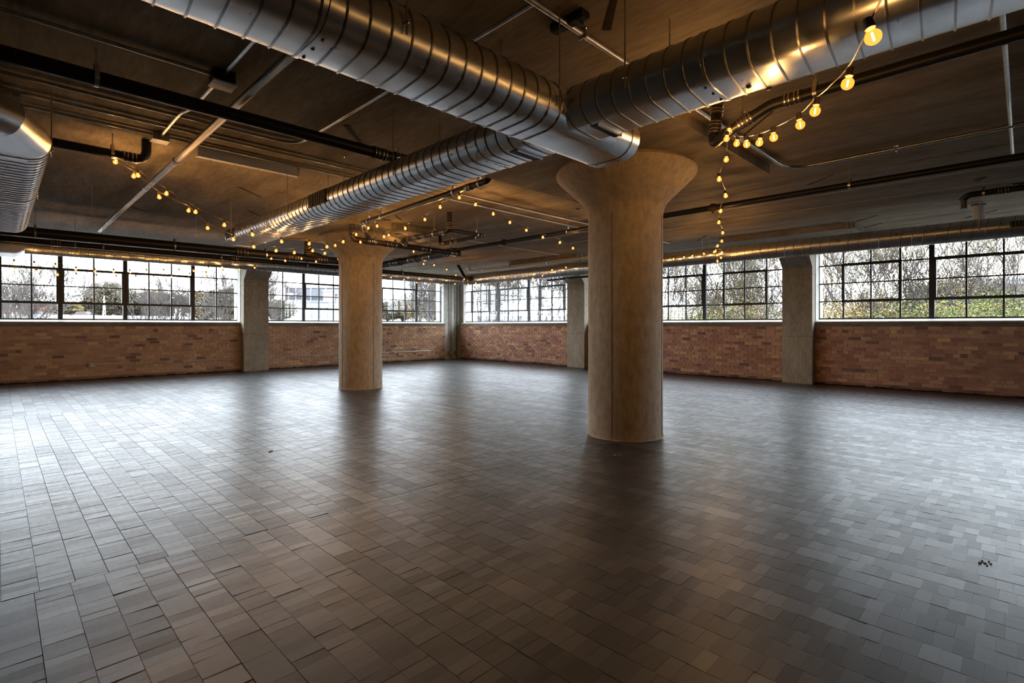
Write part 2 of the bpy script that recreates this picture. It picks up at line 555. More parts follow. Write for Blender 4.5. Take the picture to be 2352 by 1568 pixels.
# ------------------------------------------------------------------ end-grain wood block floor
PX, PY = 0.1345, 0.0630
def lay_floor():
    items = []
    seams = [-9, 3.42, 10.2, 16.05]
    cols = {}
    ix0, ix1 = int(-3.0 / PX), int(XW / PX) + 1
    for si in range(3):
        ya, yb = seams[si], seams[si + 1]
        xo = random.uniform(-0.05, 0.05)
        for ix in range(ix0, ix1):
            x0 = ix * PX + xo
            x1 = x0 + PX
            if x0 > XW - 0.02:
                continue
            xm = x0 + PX / 2
            # the stretch of this row that the room's near corner can see
            lo = max(ya, (xm * (SD - 1.5 * CD)) / (CD + 1.5 * SD) - 1.0)
            hi = yb
            if lo >= hi:
                continue
            y = ya - random.uniform(0.1, 0.9) * PY
            nrun, run = 0, 1.0
            y = y + math.floor(max(0, lo - y) / PY) * PY
            rg = random.choice([.0010, .0014, .0018, .0024, .0032])
            while y < hi - 0.01:
                if nrun <= 0:
                    nrun = random.choice([3, 4, 6, 8, 10, 14, 20])
                    run = random.choice([1.0, 1.0, 1.0, .9, 1.1, .7, 1.2, .8])
                nrun -= 1
                L = PY
                ym = y + L / 2
                px, py, d = proj(xm, ym, 0)
                if min(y + L, yb) - max(y, ya) < 0.012:
                    y += L
                    continue
                if d > 0.9 and -800 < px < 3150 and py < 2600:
                    g = random.choice([.0002, .0003, .0003, .0004, .0005, .0010])
                    tone = 0.021 * run * random.uniform(0.75, 1.25)
                    tint = random.random()
                    warm = (1.0, 1.0, 1.03) if tint < .7 else (0.95, 1.02, 1.08) if tint < .94 else (1.5, 0.97, 0.9)
                    col = tuple(tone * q for q in warm)
                    zc = random.uniform(-0.0007, 0.0007)
                    t1, t2 = random.uniform(-.0005, .0005), random.uniform(-.0004, .0004)
                    a, c_ = x0 + rg / 2, x1 - rg / 2
                    e, f_ = max(y, ya + 0.0015) + g / 2, min(y + L, yb - 0.0015) - g / 2
                    vs = [(a, e, -.0099), (c_, e, -.0099), (c_, f_, -.0099), (a, f_, -.0099),
                          (a, e, zc - t1 - t2), (c_, e, zc + t1 - t2), (c_, f_, zc + t1 + t2), (a, f_, zc - t1 + t2)]
                    items.append((d, vs, col))
                y += L
    items.sort(key=lambda q: q[0])
    F = [(4, 5, 6, 7), (0, 1, 5, 4), (1, 2, 6, 5), (2, 3, 7, 6), (3, 0, 4, 7)]
    vis = [q for q in items if -5 < proj(q[1][0][0], q[1][0][1], 0)[0] < 2357 and proj(q[1][0][0], q[1][0][1], 0)[1] < 1572]
    first = set(id(q) for q in vis[:300])
    rest = MB()
    for q in items:
        if id(q) in first:
            MB().add(q[1], F, q[2]).build('wood_block', M['block'], floor)
        else:
            rest.add(q[1], F, q[2])
    rest.build('wood_block_paving', M['block'], floor, kind='stuff')
lay_floor()

# ------------------------------------------------------------------ windows
ZR = [SILL + 0.028, 1.845, 2.245, 2.650, 3.06]
PANE_CACHE = {}
n_win = [0]
def window(axis, plane, u0, u1, cols, vent, detail=True):
    """steel sash between u0 and u1; vent: (first column, last column) of the opening light or None"""
    n_win[0] += 1
    loc = (u0, plane, ZR[0]) if axis == 'x' else (plane, u0, ZR[0])
    root = bpy.data.objects.new('window_%d' % n_win[0], None)
    root.location = loc
    root.empty_display_size = 0.1
    COL.objects.link(root)
    WLOC[root.name] = Vector(loc)
    root['kind'] = 'structure'
    def bx(m, a, c, z0, z1, d0=-0.03, d1=0.03):
        if axis == 'x':
            m.box(a, c, plane + d0, plane + d1, z0, z1)
        else:
            m.box(plane + d0, plane + d1, a, c, z0, z1)
    FW = 0.045
    lo, hi = min(u0, u1), max(u0, u1)
    m = MB()
    bx(m, lo, lo + FW, ZR[0], ZR[-1])
    bx(m, hi - FW, hi, ZR[0], ZR[-1])
    bx(m, lo + FW, hi - FW, ZR[0], ZR[0] + FW)
    bx(m, lo + FW, hi - FW, ZR[-1] - FW, ZR[-1])
    m.build('frame', M['steel_black'], root)
    du = (hi - lo) / cols
    us = [lo + du * i for i in range(cols + 1)]
    for i in range(1, cols):
        m = MB()
        bx(m, us[i] - 0.0155, us[i] + 0.0155, ZR[0] + FW, ZR[-1] - FW, -0.018, 0.018)
        m.build('muntin', M['steel_black'], root)
    for z in ZR[1:-1]:
        m = MB()
        bx(m, lo + FW, hi - FW, z - 0.0135, z + 0.0135, -0.016, 0.016)
        m.build('muntin', M['steel_black'], root)
    if vent:
        a, c = us[vent[0]], us[vent[1] + 1]
        a = a + (FW if vent[0] == 0 else -0.0)
        c = c - (FW if vent[1] == cols - 1 else -0.0)
        m = MB()
        q = 0.028
        z0, z1 = ZR[1], ZR[3]
        bx(m, a - q, a + q, z0 - q, z1 + q, -0.045, 0.028)
        bx(m, c - q, c + q, z0 - q, z1 + q, -0.045, 0.028)
        bx(m, a + q, c - q, z0 - q, z0 + q, -0.045, 0.028)
        bx(m, a + q, c - q, z1 - q, z1 + q, -0.045, 0.028)
        v = m.build('vent_sash', M['steel_black'], root)
        h = MB()
        mid = (a + c) / 2
        bx(h, mid - 0.012, mid + 0.012, z0 - 0.01, z0 + 0.05, -0.062, -0.045)
        h.build('latch', M['steel_black'], v)
    for i in range(cols):
        a = us[i] + (FW if i == 0 else 0.010)
        c = us[i + 1] - (FW if i == cols - 1 else 0.010)
        for j in range(4):
            z0, z1 = ZR[j] + (FW if j == 0 else 0.008), ZR[j + 1] - (FW if j == 3 else 0.008)
            key = (axis, round(c - a, 3), round(z1 - z0, 3))
            if key not in PANE_CACHE:
                m = MB()
                w_, h_ = (c - a) / 2, (z1 - z0) / 2
                if axis == 'x':
                    m.box(-w_, w_, -0.002, 0.002, -h_, h_)
                else:
                    m.box(-0.002, 0.002, -w_, w_, -h_, h_)
                PANE_CACHE[key] = m.mesh('pane', M['glass'])
            um, zm = (a + c) / 2, (z0 + z1) / 2
            inst('pane', PANE_CACHE[key], root, (um, plane, zm) if axis == 'x' else (plane, um, zm))
for (a, c, n, v) in [(-0.43, 1.08, 3, (0, 2)), (1.08, 2.33, 2, (0, 1)), (2.33, 3.84, 3, (0, 2)), (3.84, 5.01, 2, None),
                     (5.62, 6.92, 2, None), (6.92, 8.42, 3, (0, 2)), (8.42, 9.70, 2, (0, 1)), (9.70, 11.21, 3, (0, 2)), (11.21, 12.38, 2, None),
                     (-3.8, -1.11, 5, None), (-6.5, -3.8, 5, None)]:
    window('x', YG, a, c, n, v)
for (a, c, n, v) in [(13.99, 15.97, 4, (1, 2)), (12.42, 13.99, 3, (0, 2)), (10.28, 12.42, 4, (1, 2)),
                     (7.60, 9.64, 4, (1, 2)), (6.03, 7.60, 3, (0, 2)), (3.95, 6.03, 4, (1, 2)),
                     (1.33, 3.37, 4, (1, 2)), (-0.24, 1.33, 3, (0, 2)), (-2.42, -0.24, 4, (1, 2)),
                     (-5.7, -3.1, 5, None), (-8.5, -5.7, 5, None)]:
    window('y', XG, a, c, n, v)

# ------------------------------------------------------------------ pillars against the walls and the corner
def wall_pillar(axis, u0, u1, face, label):
    depth = 0.85
    f = face
    prof = [(f, -0.01), (f, 2.62), (f - 0.42, 3.04), (f - 0.42, HP), (f + depth, HP), (f + depth, -0.01)]
    loc = (u0, f, 0) if axis == 'x' else (f, u0, 0)
    t = thing('wall_pillar', label, 'pillar', loc)
    MB().prism([q for q in prof], axis, u0, u1).build('shaft', M['pillar'], t)
    # lift line left by the formwork
    if axis == 'x':
        MB().box(u0 - .003, u1 + .003, f - .004, f + .3, 1.06, 1.068).build('form_line', M['sill'], t)
        MB().box(u0 - .003, u1 + .003, f - .003, f + .3, 2.44, 2.447).build('form_line', M['sill'], t)
    else:
        MB().box(f - .004, f + .3, u0 - .003, u1 + .003, 1.06, 1.068).build('form_line', M['sill'], t)
        MB().box(f - .003, f + .3, u0 - .003, u1 + .003, 2.44, 2.447).build('form_line', M['sill'], t)
    # painted reveal beside the window
    if axis == 'x':
        MB().box(u0 - 0.012, u0 + .002, f + 0.27, f + 0.52, SILL + .03, 3.06).build('reveal', M['pale_concrete'], t, label='pale window reveal')
    else:
        MB().box(f + 0.22, f + 0.47, u0 - 0.012, u0 + .002, SILL + .03, 3.06).build('reveal', M['pale_concrete'], t, label='pale window reveal')
    return t
wall_pillar('x', *PIL_L[1], YP, 'concrete wall pillar with flared head between the left-hand windows, electrical conduit beside it')
wall_pillar('y', *PIL_R[2], XP, 'concrete wall pillar partly hidden behind the nearer round column')
wall_pillar('y', *PIL_R[1], XP, 'concrete wall pillar with flared head between the right-hand windows looking onto woods')
wall_pillar('x', *PIL_L[0], YP, 'concrete wall pillar past the left edge of the long brick wall')
wall_pillar('y', *PIL_R[0], XP, 'concrete wall pillar past the right edge of the long brick wall')
b = MB()
b.box(12.36, XG + 0.3, YW + 0.10, YW + 0.6, -0.1, HC)
b.box(XW + 0.16, XG + 0.3, 15.86, YW + 0.2, -0.1, HC)
tag(b.build('corner_pillar', M['pale_concrete']), 'pale concrete corner pillar between the two brick walls', 'pillar')

# ------------------------------------------------------------------ round columns with mushroom heads
def column(cx, cy, label, seam_deg):
    t = thing('round_column', label, 'column', (cx, cy, 0))
    prof = [(0.445, 0.0), (0.443, 0.02), (0.44, 0.05), (0.44, 1.0), (0.44, 2.0), (0.44, 2.58), (0.446, 2.64), (0.462, 2.70), (0.495, 2.76),
            (0.56, 2.83), (0.79, 3.045), (0.822, 3.085), (0.828, 3.12), (0.80, 3.161)]
    base = [q for q in prof if q[1] <= 2.7]
    MB().lathe(base, cx, cy, 64).build('shaft', M['column'], t, smooth=True)
    MB().lathe([q for q in prof if q[1] >= 2.7], cx, cy, 64).build('capital', M['column'], t, smooth=True)
    for k in range(4):
        a = math.radians(seam_deg + 90 * k)
        x, y = cx + 0.4405 * math.cos(a), cy + 0.4405 * math.sin(a)
        MB().tube([(x, y, 0), (x, y, 2.6)], 0.0045, 6).build('form_seam', M['sill'], t)
    for z in (0.96, 2.02, 2.33) if cx < 5.4 else (1.92, 2.25):
        MB().lathe([(0.441, z), (0.4425, z + .003), (0.4425, z + .008), (0.441, z + .011)], cx, cy, 64, caps=False).build('form_line', M['column'], t, smooth=True)
    rg = MB()
    n = 60
    for k in range(n):
        a0, a1 = 2 * PI * k / n, 2 * PI * (k + 1) / n
        r_ = 0.445 + random.uniform(0.006, 0.02)
        h_ = random.uniform(0.006, 0.016)
        rg.add([(cx + .43 * math.cos(a0), cy + .43 * math.sin(a0), h_), (cx + r_ * math.cos(a0), cy + r_ * math.sin(a0), .001),
                (cx + r_ * math.cos(a1), cy + r_ * math.sin(a1), .001), (cx + .43 * math.cos(a1), cy + .43 * math.sin(a1), h_)], [(0, 1, 2, 3)])
    rg.build('mortar_fillet', M['pale_concrete'], t)
    return t
column(5.36, 3.42, 'massive round concrete column with mushroom head, nearer of the two', 180 + 32 - 19)
column(5.43, 9.92, 'round concrete column with mushroom head, farther of the two', 180 + 61 - 55)

# ------------------------------------------------------------------ ducts
def stadium(W, H, n=10):
    r = H / 2
    w_ = W / 2 - r
    pts = [(w_ + r * math.cos(-PI / 2 + PI * k / n), r * math.sin(-PI / 2 + PI * k / n)) for k in range(n + 1)]
    pts += [(-w_ + r * math.cos(PI / 2 + PI * k / n), r * math.sin(PI / 2 + PI * k / n)) for k in range(n + 1)]
    return pts
def sect(axis, cu, cz, pts, t, g=0.0):
    """points of a section at station t along axis"""
    out = []
    for (u, z) in pts:
        l = math.hypot(u, z) or 1
        uu, zz = u + g * u / l, z + g * z / l
        out.append((t, cu + uu, cz + zz) if axis == 'x' else (cu + uu, t, cz + zz))
    return out
def duct_body(axis, cu, cz, W, H, t0, t1, open_end=False):
    pts = stadium(W, H)
    n = len(pts)
    b = MB()
    ts = [t0, t1]
    vs = [q for t in ts for q in sect(axis, cu, cz, pts, t)]
    fs = [(k, (k + 1) % n, (k + 1) % n + n, k + n) for k in range(n)] + [tuple(range(n - 1, -1, -1)), tuple(range(n, 2 * n))]
    return b.add(vs, fs)
def spiral(axis, cu, cz, W, H, t0, t1, pitch, r=0.006):
    pts = stadium(W, H, 8)
    per = [0]
    n = len(pts)
    for k in range(n):
        a, c = pts[k], pts[(k + 1) % n]
        per.append(per[-1] + math.dist(a, c))
    L = per[-1]
    turns = (t1 - t0) / pitch
    path = []
    for i in range(int(turns) + 1):
        for k in range(n):
            t = t0 + pitch * (i + per[k] / L)
            if t > t1:
                break
            path.append(sect(axis, cu, cz, [pts[k]], t, r * 0.2)[0])
    return MB().tube(path, r, 4)
def band(axis, cu, cz, W, H, t, wd=0.02, g=0.006):
    b = MB()
    pts = stadium(W + 2 * g, H + 2 * g)
    n = len(pts)
    vs = sect(axis, cu, cz, pts, t - wd / 2) + sect(axis, cu, cz, pts, t + wd / 2)
    return b.add(vs, [(k, (k + 1) % n, (k + 1) % n + n, k + n) for k in range(n)] + [tuple(range(n - 1, -1, -1)), tuple(range(n, 2 * n))])
def rods(t, axis, cu, W, z, stations):
    for s in stations:
        for sg in (-1, 1):
            u = cu + sg * (W / 2 + 0.012)
            x, y = (s, u) if axis == 'x' else (u, s)
            MB().tube([(x, y, z - 0.06), (x, y, HC)], 0.005, 6).build('hanger_rod', M['galv'], t)
            MB().lathe([(0.011, z - 0.01), (0.014, z - 0.006), (0.011, z)], x, y, 8).build('hanger_nut', M['clamp'], t)
def duct(name, label, axis, cu, cz, W, H, t0, t1, pitch, stations, joints=(), plain_end=0.0):
    loc = (t0, cu, cz - H / 2) if axis == 'x' else (cu, t0, cz - H / 2)
    t = thing(name, label, 'duct', loc)
    duct_body(axis, cu, cz, W, H, t0, t1).build('duct_body', M['duct'], t, smooth=True)
    spiral(axis, cu, cz, W, H, t0 + .01, t1 - .01 - plain_end, pitch).build('spiral_seam', M['seam'], t, smooth=True)
    for s in joints:
        band(axis, cu, cz, W, H, s).build('joint_band', M['duct'], t, smooth=True)
        # sheet-metal screws beside the band
        for k in (-0.10, 0.0, 0.10):
            x, y = (s + 0.02, cu + k) if axis == 'x' else (cu + k, s + 0.02)
            MB().lathe([(0.007, cz - H / 2 - 0.008), (0.009, cz - H / 2 - 0.003), (0.009, cz - H / 2 + .002)], x, y, 8).build('screw', M['pipe_black'], t)
    rods(t, axis, cu, W, cz, stations)
    return t
def register(t, axis, face, s0, s1, z0, z1, outward, n=12):
    """a louvred opening on the side of a duct"""
    g = 0.006 * outward
    fr = MB()
    a, c = sorted((face, face + g))
    def bx(m, p, q, r_, s_, aa, cc):
        if axis == 'y':
            m.box(aa, cc, p, q, r_, s_)
        else:
            m.box(p, q, aa, cc, r_, s_)
    bx(fr, s0, s1, z0, z1, a, c)
    o = fr.build('register', M['dark_inside'], t)
    for k in range(n):
        u = s0 + (s1 - s0) * (k + .5) / n
        m = MB()
        a2, c2 = sorted((face + g, face + g * 2.2))
        bx(m, u - .003, u + .003, z0 + .008, z1 - .008, a2, c2)
        m.build('louver', M['seam'], o)

BCX, BZ, BW, BH = 2.80, 2.72, 0.50, 0.27
bc = duct('flat_oval_duct', 'long ribbed flat silver cross duct, from the upper right down to the far left',
          'y', BCX, BZ, BW, BH, -3.0, 8.95, 0.1105, [-1.1, 1.62, 4.05, 6.45, 8.6], [-0.6, 1.20, 2.95, 4.95, 7.2, 8.93])
register(bc, 'y', BCX - BW / 2, 5.42, 5.86, BZ - 0.065, BZ + 0.085, -1, 10)
register(bc, 'y', BCX - BW / 2, 8.52, 8.86, BZ - 0.06, BZ + 0.06, -1, 8)
ad = duct('flat_oval_duct', 'wide flat silver duct from the top left ending in a tee beside the near column',
          'x', 2.30, BZ - 0.005, 0.50, 0.30, -3.0, 3.42, 0.1105, [-0.9, 1.35, 2.46], [1.0, 3.33], 0.86)
# saddle where the two ducts meet, with slotted access openings
tee = thing('duct_tee', 'short sheet-metal tee joining the two big ducts next to the near column head', 'duct fitting', (BCX, 2.30, BZ - BH / 2))
if True:
    # a boxed saddle with rounded underside joining both ducts
    n = 8
    for sgx in (-1, 1):
        for sgy in (-1, 1):
            x0, y0 = BCX + sgx * 0.25, 2.30 + sgy * 0.25
            vs = []
            for i in range(n + 1):
                a = PI / 2 * i / n
                # quarter fillet in plan, swept over the height of the duct
                px_ = x0 + sgx * 0.075 * (1 - math.sin(a))
                py_ = y0 + sgy * 0.075 * (1 - math.cos(a))
                for z in (BZ - 0.06, BZ, BZ + 0.06):
                    bul = 0.0 if z == BZ else -0.035
                    vs.append((px_ + sgx * bul, py_ + sgy * bul, z))
            fs = []
            for i in range(n):
                for k in range(2):
                    q = i * 3 + k
                    fs.append((q, q + 3, q + 4, q + 1))
            MB().add(vs, fs).build('fillet', M['duct'], tee, smooth=True)
for (xa, xb, ya, yw) in ((2.70, 2.97, 1.93, .05), (2.68, 2.95, 2.62, .08)):
    m = MB().box(xa, xb, ya, ya + yw, BZ - BH / 2 - 0.005, BZ - BH / 2 + 0.01)
    o = m.build('access_slot', M['dark_inside'], tee)
    MB().box(xa, xb, ya - 0.012, ya, BZ - BH / 2 - 0.012, BZ - BH / 2 + 0.01).build('slot_rail', M['duct'], o)
for (x, y) in ((2.36, 2.22), (2.66, 2.20), (2.92, 2.45), (3.1, 2.2), (1.05, 2.2), (0.86, 2.3), (1.28, 2.32), (2.85, 1.05), (2.95, .98)):
    MB().lathe([(0.006, BZ - BH / 2 - 0.012), (0.013, BZ - BH / 2 - 0.008), (0.014, BZ - BH / 2 + .001)], x, y, 10).build('test_plug', M['pipe_black'], tee)

# duct D at the left edge: comes in from the left, turns through a mitred elbow and runs to the far wall
dd = thing('flat_oval_duct', 'ribbed silver duct with mitred elbow at the left edge, running away to the windows', 'duct', (0.1, 5.1, 2.63))
DC = 0.065
DZ = 2.765
duct_body('y', DC, DZ, 0.50, BH, 5.55, 10.2).build('duct_body', M['duct'], dd, smooth=True)
spiral('y', DC, DZ, 0.50, BH, 5.72, 10.15, 0.1105, 0.006).build('spiral_seam', M['seam'], dd, smooth=True)
for s in (5.66, 7.7, 7.85, 10.15):
    band('y', DC, DZ, 0.50, BH, s, 0.03).build('joint_band', M['duct'], dd, smooth=True)
def mitre():
    pts = stadium(0.50, BH)
    n = len(pts)
    # section frames: along -y leg, 45 degree joint pieces, then the -x leg
    st = [((DC, 5.55), (1, 0)), ((-0.04, 5.14), (.706, -.708)), ((-2.9, 2.28), (.706, -.708))]
    out = []
    for (c, (ux, uy)) in st:
        out.append([(c[0] + u * ux, c[1] + u * uy, DZ + z) for u, z in pts])
    obs = []
    for i in range(len(out) - 1):
        b = MB()
        b.add(out[i] + out[i + 1], [(k, (k + 1) % n, (k + 1) % n + n, k + n) for k in range(n)])
        obs.append(b)
    for b in obs:
        b.build('elbow_gore', M['duct'], dd, smooth=True)
    b = MB()
    rim = [[(p[0] + e * .706 + .006 * q[0], p[1] + e * .708, p[2] + .006 * q[1]) for p, q in zip(out[1], [(math.cos(k), math.sin(k)) for k in range(n)])] for e in (-.006, .006)]
    b.add(rim[0] + rim[1], [(k, (k + 1) % n, (k + 1) % n + n, k + n) for k in range(n)])
    b.build('elbow_seam', M['seam'], dd)
mitre()
rods(dd, 'y', DC, 0.50, DZ, [5.75, 7.8, 9.9])
pl = thing('duct_end_box', 'rounded end box of the left round duct, at the left edge under the black pipes', 'duct fitting', (0.1, 12.9, 2.6))
duct_body('y', 0.08, 2.73, 0.56, 0.30, 12.55, 13.4).build('box', M['duct'], pl, smooth=True)
band('y', 0.08, 2.73, 0.56, 0.30, 12.62, 0.03).build('joint_band', M['duct'], pl, smooth=True)

ed = duct('round_duct', 'round silver spiral duct running along the left-hand windows under black pipes', 'x', 13.05, 2.77, 0.28, 0.279, 0.37, 10.65, 0.13, [2.2, 5.4, 8.9, 10.2], [2.2, 5.4, 8.0])
fd = duct('round_duct', 'round silver spiral duct running along the right-hand windows with a louvred register', 'y', 10.87, 2.80, 0.33, 0.329, -3.0, 12.95, 0.15, [0.5, 2.25, 4.9, 7.2, 9.6, 12.2], [0.3, 2.3, 4.9, 12.35])
register(fd, 'y', 10.87 - .165, -0.45, 0.16, 2.77, 2.86, -1, 16)
register(fd, 'y', 10.87 - .165, 12.4, 12.85, 2.74, 2.88, -1, 8)

# ------------------------------------------------------------------ pipes
def pipe(name, label, cat, pts, r, mat, couplings=(), hangers=(), bend=0.10, hook=False, n=14):
    t = thing(name, label, cat, tuple(pts[0]))
    path = rounded(pts, bend)
    MB().tube(path, r, n).build('pipe_run', mat, t, smooth=True)
    P = [Vector(p) for p in pts]
    def along(seg, u):
        a, c = P[seg], P[seg + 1]
        return a.lerp(c, u), (c - a).normalized()
    for seg, u in couplings:
        p, d = along(seg, u)
        L = max(0.05, r * 1.5)
        c = MB().tube([p - d * L, p + d * L], r * 1.13, n).build('coupling', M['pipe_brown'], t, smooth=True)
        for q in (-0.75, -0.3, 0.3, 0.75):
            MB().tube([p + d * (L * q - .004), p + d * (L * q + .004)], r * 1.22, n).build('band_clamp', M['clamp'], c, smooth=True)
    for seg, u in hangers:
        p, d = along(seg, u)
        side = d.cross(Vector((0, 0, 1)))
        side = side.normalized() if side.length > .01 else Vector((1, 0, 0))
        h_ = MB()
        # clevis strap round the pipe
        ring = [p + side * (r * 1.12) * math.cos(a) + Vector((0, 0, 1)) * (r * 1.12) * math.sin(a) for a in [PI + PI * k / 8 for k in range(9)]]
        top = p + Vector((0, 0, r * 1.1 + 0.045))
        path2 = [top + side * -0.012] + ring + [top + side * 0.012]
        wv = d * 0.014
        vs, fs = [], []
        for q in path2:
            vs += [tuple(q - wv), tuple(q + wv)]
        for i in range(len(path2) - 1):
            fs.append((2 * i, 2 * i + 1, 2 * i + 3, 2 * i + 2))
        h_.add(vs, fs)
        o = h_.build('clevis_hanger', M['clamp'], t)
        MB().tube([top, (top.x, top.y, HC)], 0.005, 6).build('rod', M['galv'], o)
    return t

pipe('drain_pipe', 'thick black pipe crossing the ceiling from the upper left edge, behind the ribbed cross duct', 'pipe',
     [(-3.5, 4.68, 3.06), (3.5, 4.68, 3.06), (3.5, 4.68, HC)], 0.054, M['pipe_black'], [(0, 0.895), (0, 0.93)], [(0, 0.572), (0, 0.925)])
pipe('sprinkler_pipe', 'long weathered grey pipe slanting across the ceiling at left, over the string lights', 'pipe',
     [(1.44, 1.2, 3.17), (1.44, 12.9, 3.17)], 0.034, M['old_pipe'], [(0, 0.48), ], [(0, 0.62), (0, .9)])
pipe('drain_pipe', 'black pipe at left with an upturned clamped elbow where the string lights start', 'pipe',
     [(-3.0, 6.62, 3.08), (1.13, 6.62, 3.06), (1.13, 6.62, HC)], 0.045, M['pipe_black'], [(0, 0.965)], [(0, 0.93)])
pipe('drain_pipe', 'thick dark pipe above the left-hand round duct, upper of the two along the windows', 'pipe',
     [(-3, 11.6, 2.84), (6.6, 11.6, 2.84)], 0.085, M['pipe_black'], [(0, 0.69), (0, 0.80), (0, .87)], [(0, 0.36), (0, 0.565), (0, .74), (0, .93)])
pipe('drain_pipe', 'slim dark pipe above the left-hand round duct, lower of the two along the windows', 'pipe',
     [(-3, 12.3, 2.79), (10.4, 12.3, 2.76)], 0.052, M['pipe_black'], [(0, 0.28), (0, 0.5)], [(0, 0.30), (0, 0.33), (0, 0.48), (0, .62), (0, .82)])
pipe('drain_pipe', 'black riser pipe dropping from the ceiling near the far corner', 'pipe',
     [(10.55, 13.0, HC), (10.55, 12.6, 2.78), (11.5, 12.3, 2.74)], 0.05, M['pipe_black'], [], [])
pipe('drain_pipe', 'dark elbow pipe dropping from the ceiling behind the string lights left of the far column', 'pipe',
     [(4.96, 11.45, HC), (4.96, 11.45, 2.93), (5.3, 11.58, 2.90)], 0.07, M['pipe_brown'], [(0, .8)], [])
pipe('drain_pipe', 'dark pipe sloping from an elbow under the cross duct towards the far column', 'pipe',
     [(4.45, 4.86, HC), (4.45, 4.86, 3.16), (4.45, 8.10, 3.06), (4.88, 8.62, 2.93)], 0.042, M['pipe_black'],
     [(1, 0.12), (1, 0.97), (2, 0.35)], [(1, 0.055), (1, 0.22), (1, 0.80), (1, 0.93)], 0.07)
pipe('drain_pipe', 'dark header pipe with shiny clamps crossing in front of the far column head', 'pipe',
     [(4.62, 8.75, HP + .01), (4.62, 8.75, 2.89), (7.15, 8.75, 2.87)], 0.055, M['pipe_brown'],
     [(0, 0.35), (1, .14), (1, .3), (1, .62), (1, .93)], [(1, 0.18), (1, 0.36), (1, .68), (1, .9)], 0.10)
pipe('drain_pipe', 'dark vertical pipe with a rounded elbow feeding the loop of pipes behind the string lights', 'pipe',
     [(5.55, 7.07, HC), (5.55, 7.07, 2.95), (5.55, 8.52, 2.95), (5.75, 8.70, 2.90)], 0.045, M['pipe_brown'],
     [(0, .75), (1, .12), (1, .5), (1, .68), (2, .5)], [(1, 0.3), (1, .85)], 0.09)
pipe('drain_pipe', 'slim dark pipe of the square loop, right side, right of the vertical pipe', 'pipe',
     [(5.58, 7.07, 2.96), (6.36, 7.07, 2.96), (6.36, 8.4, 2.96), (6.5, 8.6, HC)], 0.034, M['pipe_brown'],
     [(0, .93), (1, .6), (1, .9)], [(0, 0.78), (1, .15), (1, .72)], 0.06)
pipe('drain_pipe', 'long black pipe passing behind the near column and on across the right-hand ceiling', 'pipe',
     [(7.1, -3.0, 2.96), (7.1, 8.75, 2.95)], 0.039, M['pipe_black'], [], [(0, .22), (0, .38), (0, .60), (0, .74)])
for (y, lab) in ((3.1, 'red-brown knuckle joint on the long black pipe right of the near column'), (7.3, 'red-brown knuckle joint on the long black pipe left of the near column')):
    t = thing('pipe_union', lab, 'pipe fitting', (7.1, y, 2.955))
    MB().tube([(7.1, y - .05, 2.955), (7.1, y - .02, 2.955), (7.1, y + .02, 2.955), (7.1, y + .05, 2.955)], [0.044, 0.058, 0.058, 0.044], 12).build('collar', M['slot'], t, smooth=True)
    MB().tube([(7.1, y, 2.91), (7.1, y, 2.875)], 0.014, 8).build('outlet', M['pipe_brown'], t)
pipe('drain_pipe', 'very thick black pipe with clamps running behind the far column head', 'pipe',
     [(7.1, 8.80, 2.92), (7.1, 12.0, 2.88)], 0.085, M['pipe_black'],
     [(0, .08), (0, .33), (0, .5), (0, .72)], [(0, .06), (0, .28), (0, .55), (0, .8)])
pipe('drain_pipe', 'black pipe from the upper right edge bending down to a clamped fitting by the lights', 'pipe',
     [(4.33, -3.0, 3.05), (4.33, 1.42, 3.05), (4.30, 1.78, 2.90), (4.36, 1.90, 2.86), (4.45, 1.90, HC)], 0.043, M['pipe_black'],
     [(1 - 1, 0.965), (1, .55), (3, .35), (3, .8)], [(0, 0.93), (1, .6)], 0.05)
MB_ = pipe('galvanised_conduit', 'bright conduit in front of the near column that bends and runs off to the right', 'conduit',
     [(-0.5, 2.08, 3.235), (6.95, 2.08, 3.235), (6.95, -3.0, 3.235)], 0.020, M['galv'], [], [], 0.35)
pipe('galvanised_conduit', 'thin conduit from under the wide duct to the bent conduit at top centre', 'conduit',
     [(-3.0, 5.55, 3.245), (2.29, 5.55, 3.245), (2.29, 2.1, 3.245)], 0.015, M['galv'], [], [], 0.25)
pipe('galvanised_conduit', 'thin straight ceiling conduit from the left edge, middle of the three parallel ones', 'conduit',
     [(-3, 5.93, 3.245), (11.2, 5.93, 3.245)], 0.015, M['galv'])
pipe('galvanised_conduit', 'thin straight ceiling conduit from the left edge, lowest of the three parallel ones', 'conduit',
     [(-3, 6.27, 3.245), (11.2, 6.27, 3.245)], 0.015, M['galv'])
pipe('galvanised_conduit', 'thin dark conduit from the upper left edge into the white junction box', 'conduit',
     [(-3, 4.45, 3.245), (1.18, 4.45, 3.245)], 0.015, M['galv'])
pipe('galvanised_conduit', 'conduit with a small jog linking the two ceiling junction boxes at left', 'conduit',
     [(1.24, -1.0, 3.24), (1.24, 4.36, 3.24), (1.24, 5.25, 3.24), (1.19, 5.45, 3.24), (1.19, 6.25, 3.24)], 0.014, M['galv'], [], [], 0.05)
pipe('galvanised_conduit', 'thin bright conduit on the ceiling left of the far corner, above the white pipe', 'conduit',
     [(7.2, 9.0, 3.245), (10.9, 9.05, 3.245)], 0.010, M['galv'])
pipe('galvanised_conduit', 'hair-thin ceiling conduit right of the near column, upper of two', 'conduit',
     [(8.66, -3, 3.25), (8.66, 8.0, 3.25)], 0.007, M['galv'])
pipe('galvanised_conduit', 'hair-thin ceiling conduit right of the near column, lower of two', 'conduit',
     [(9.55, -3, 3.25), (9.55, 8.0, 3.25)], 0.007, M['galv'])
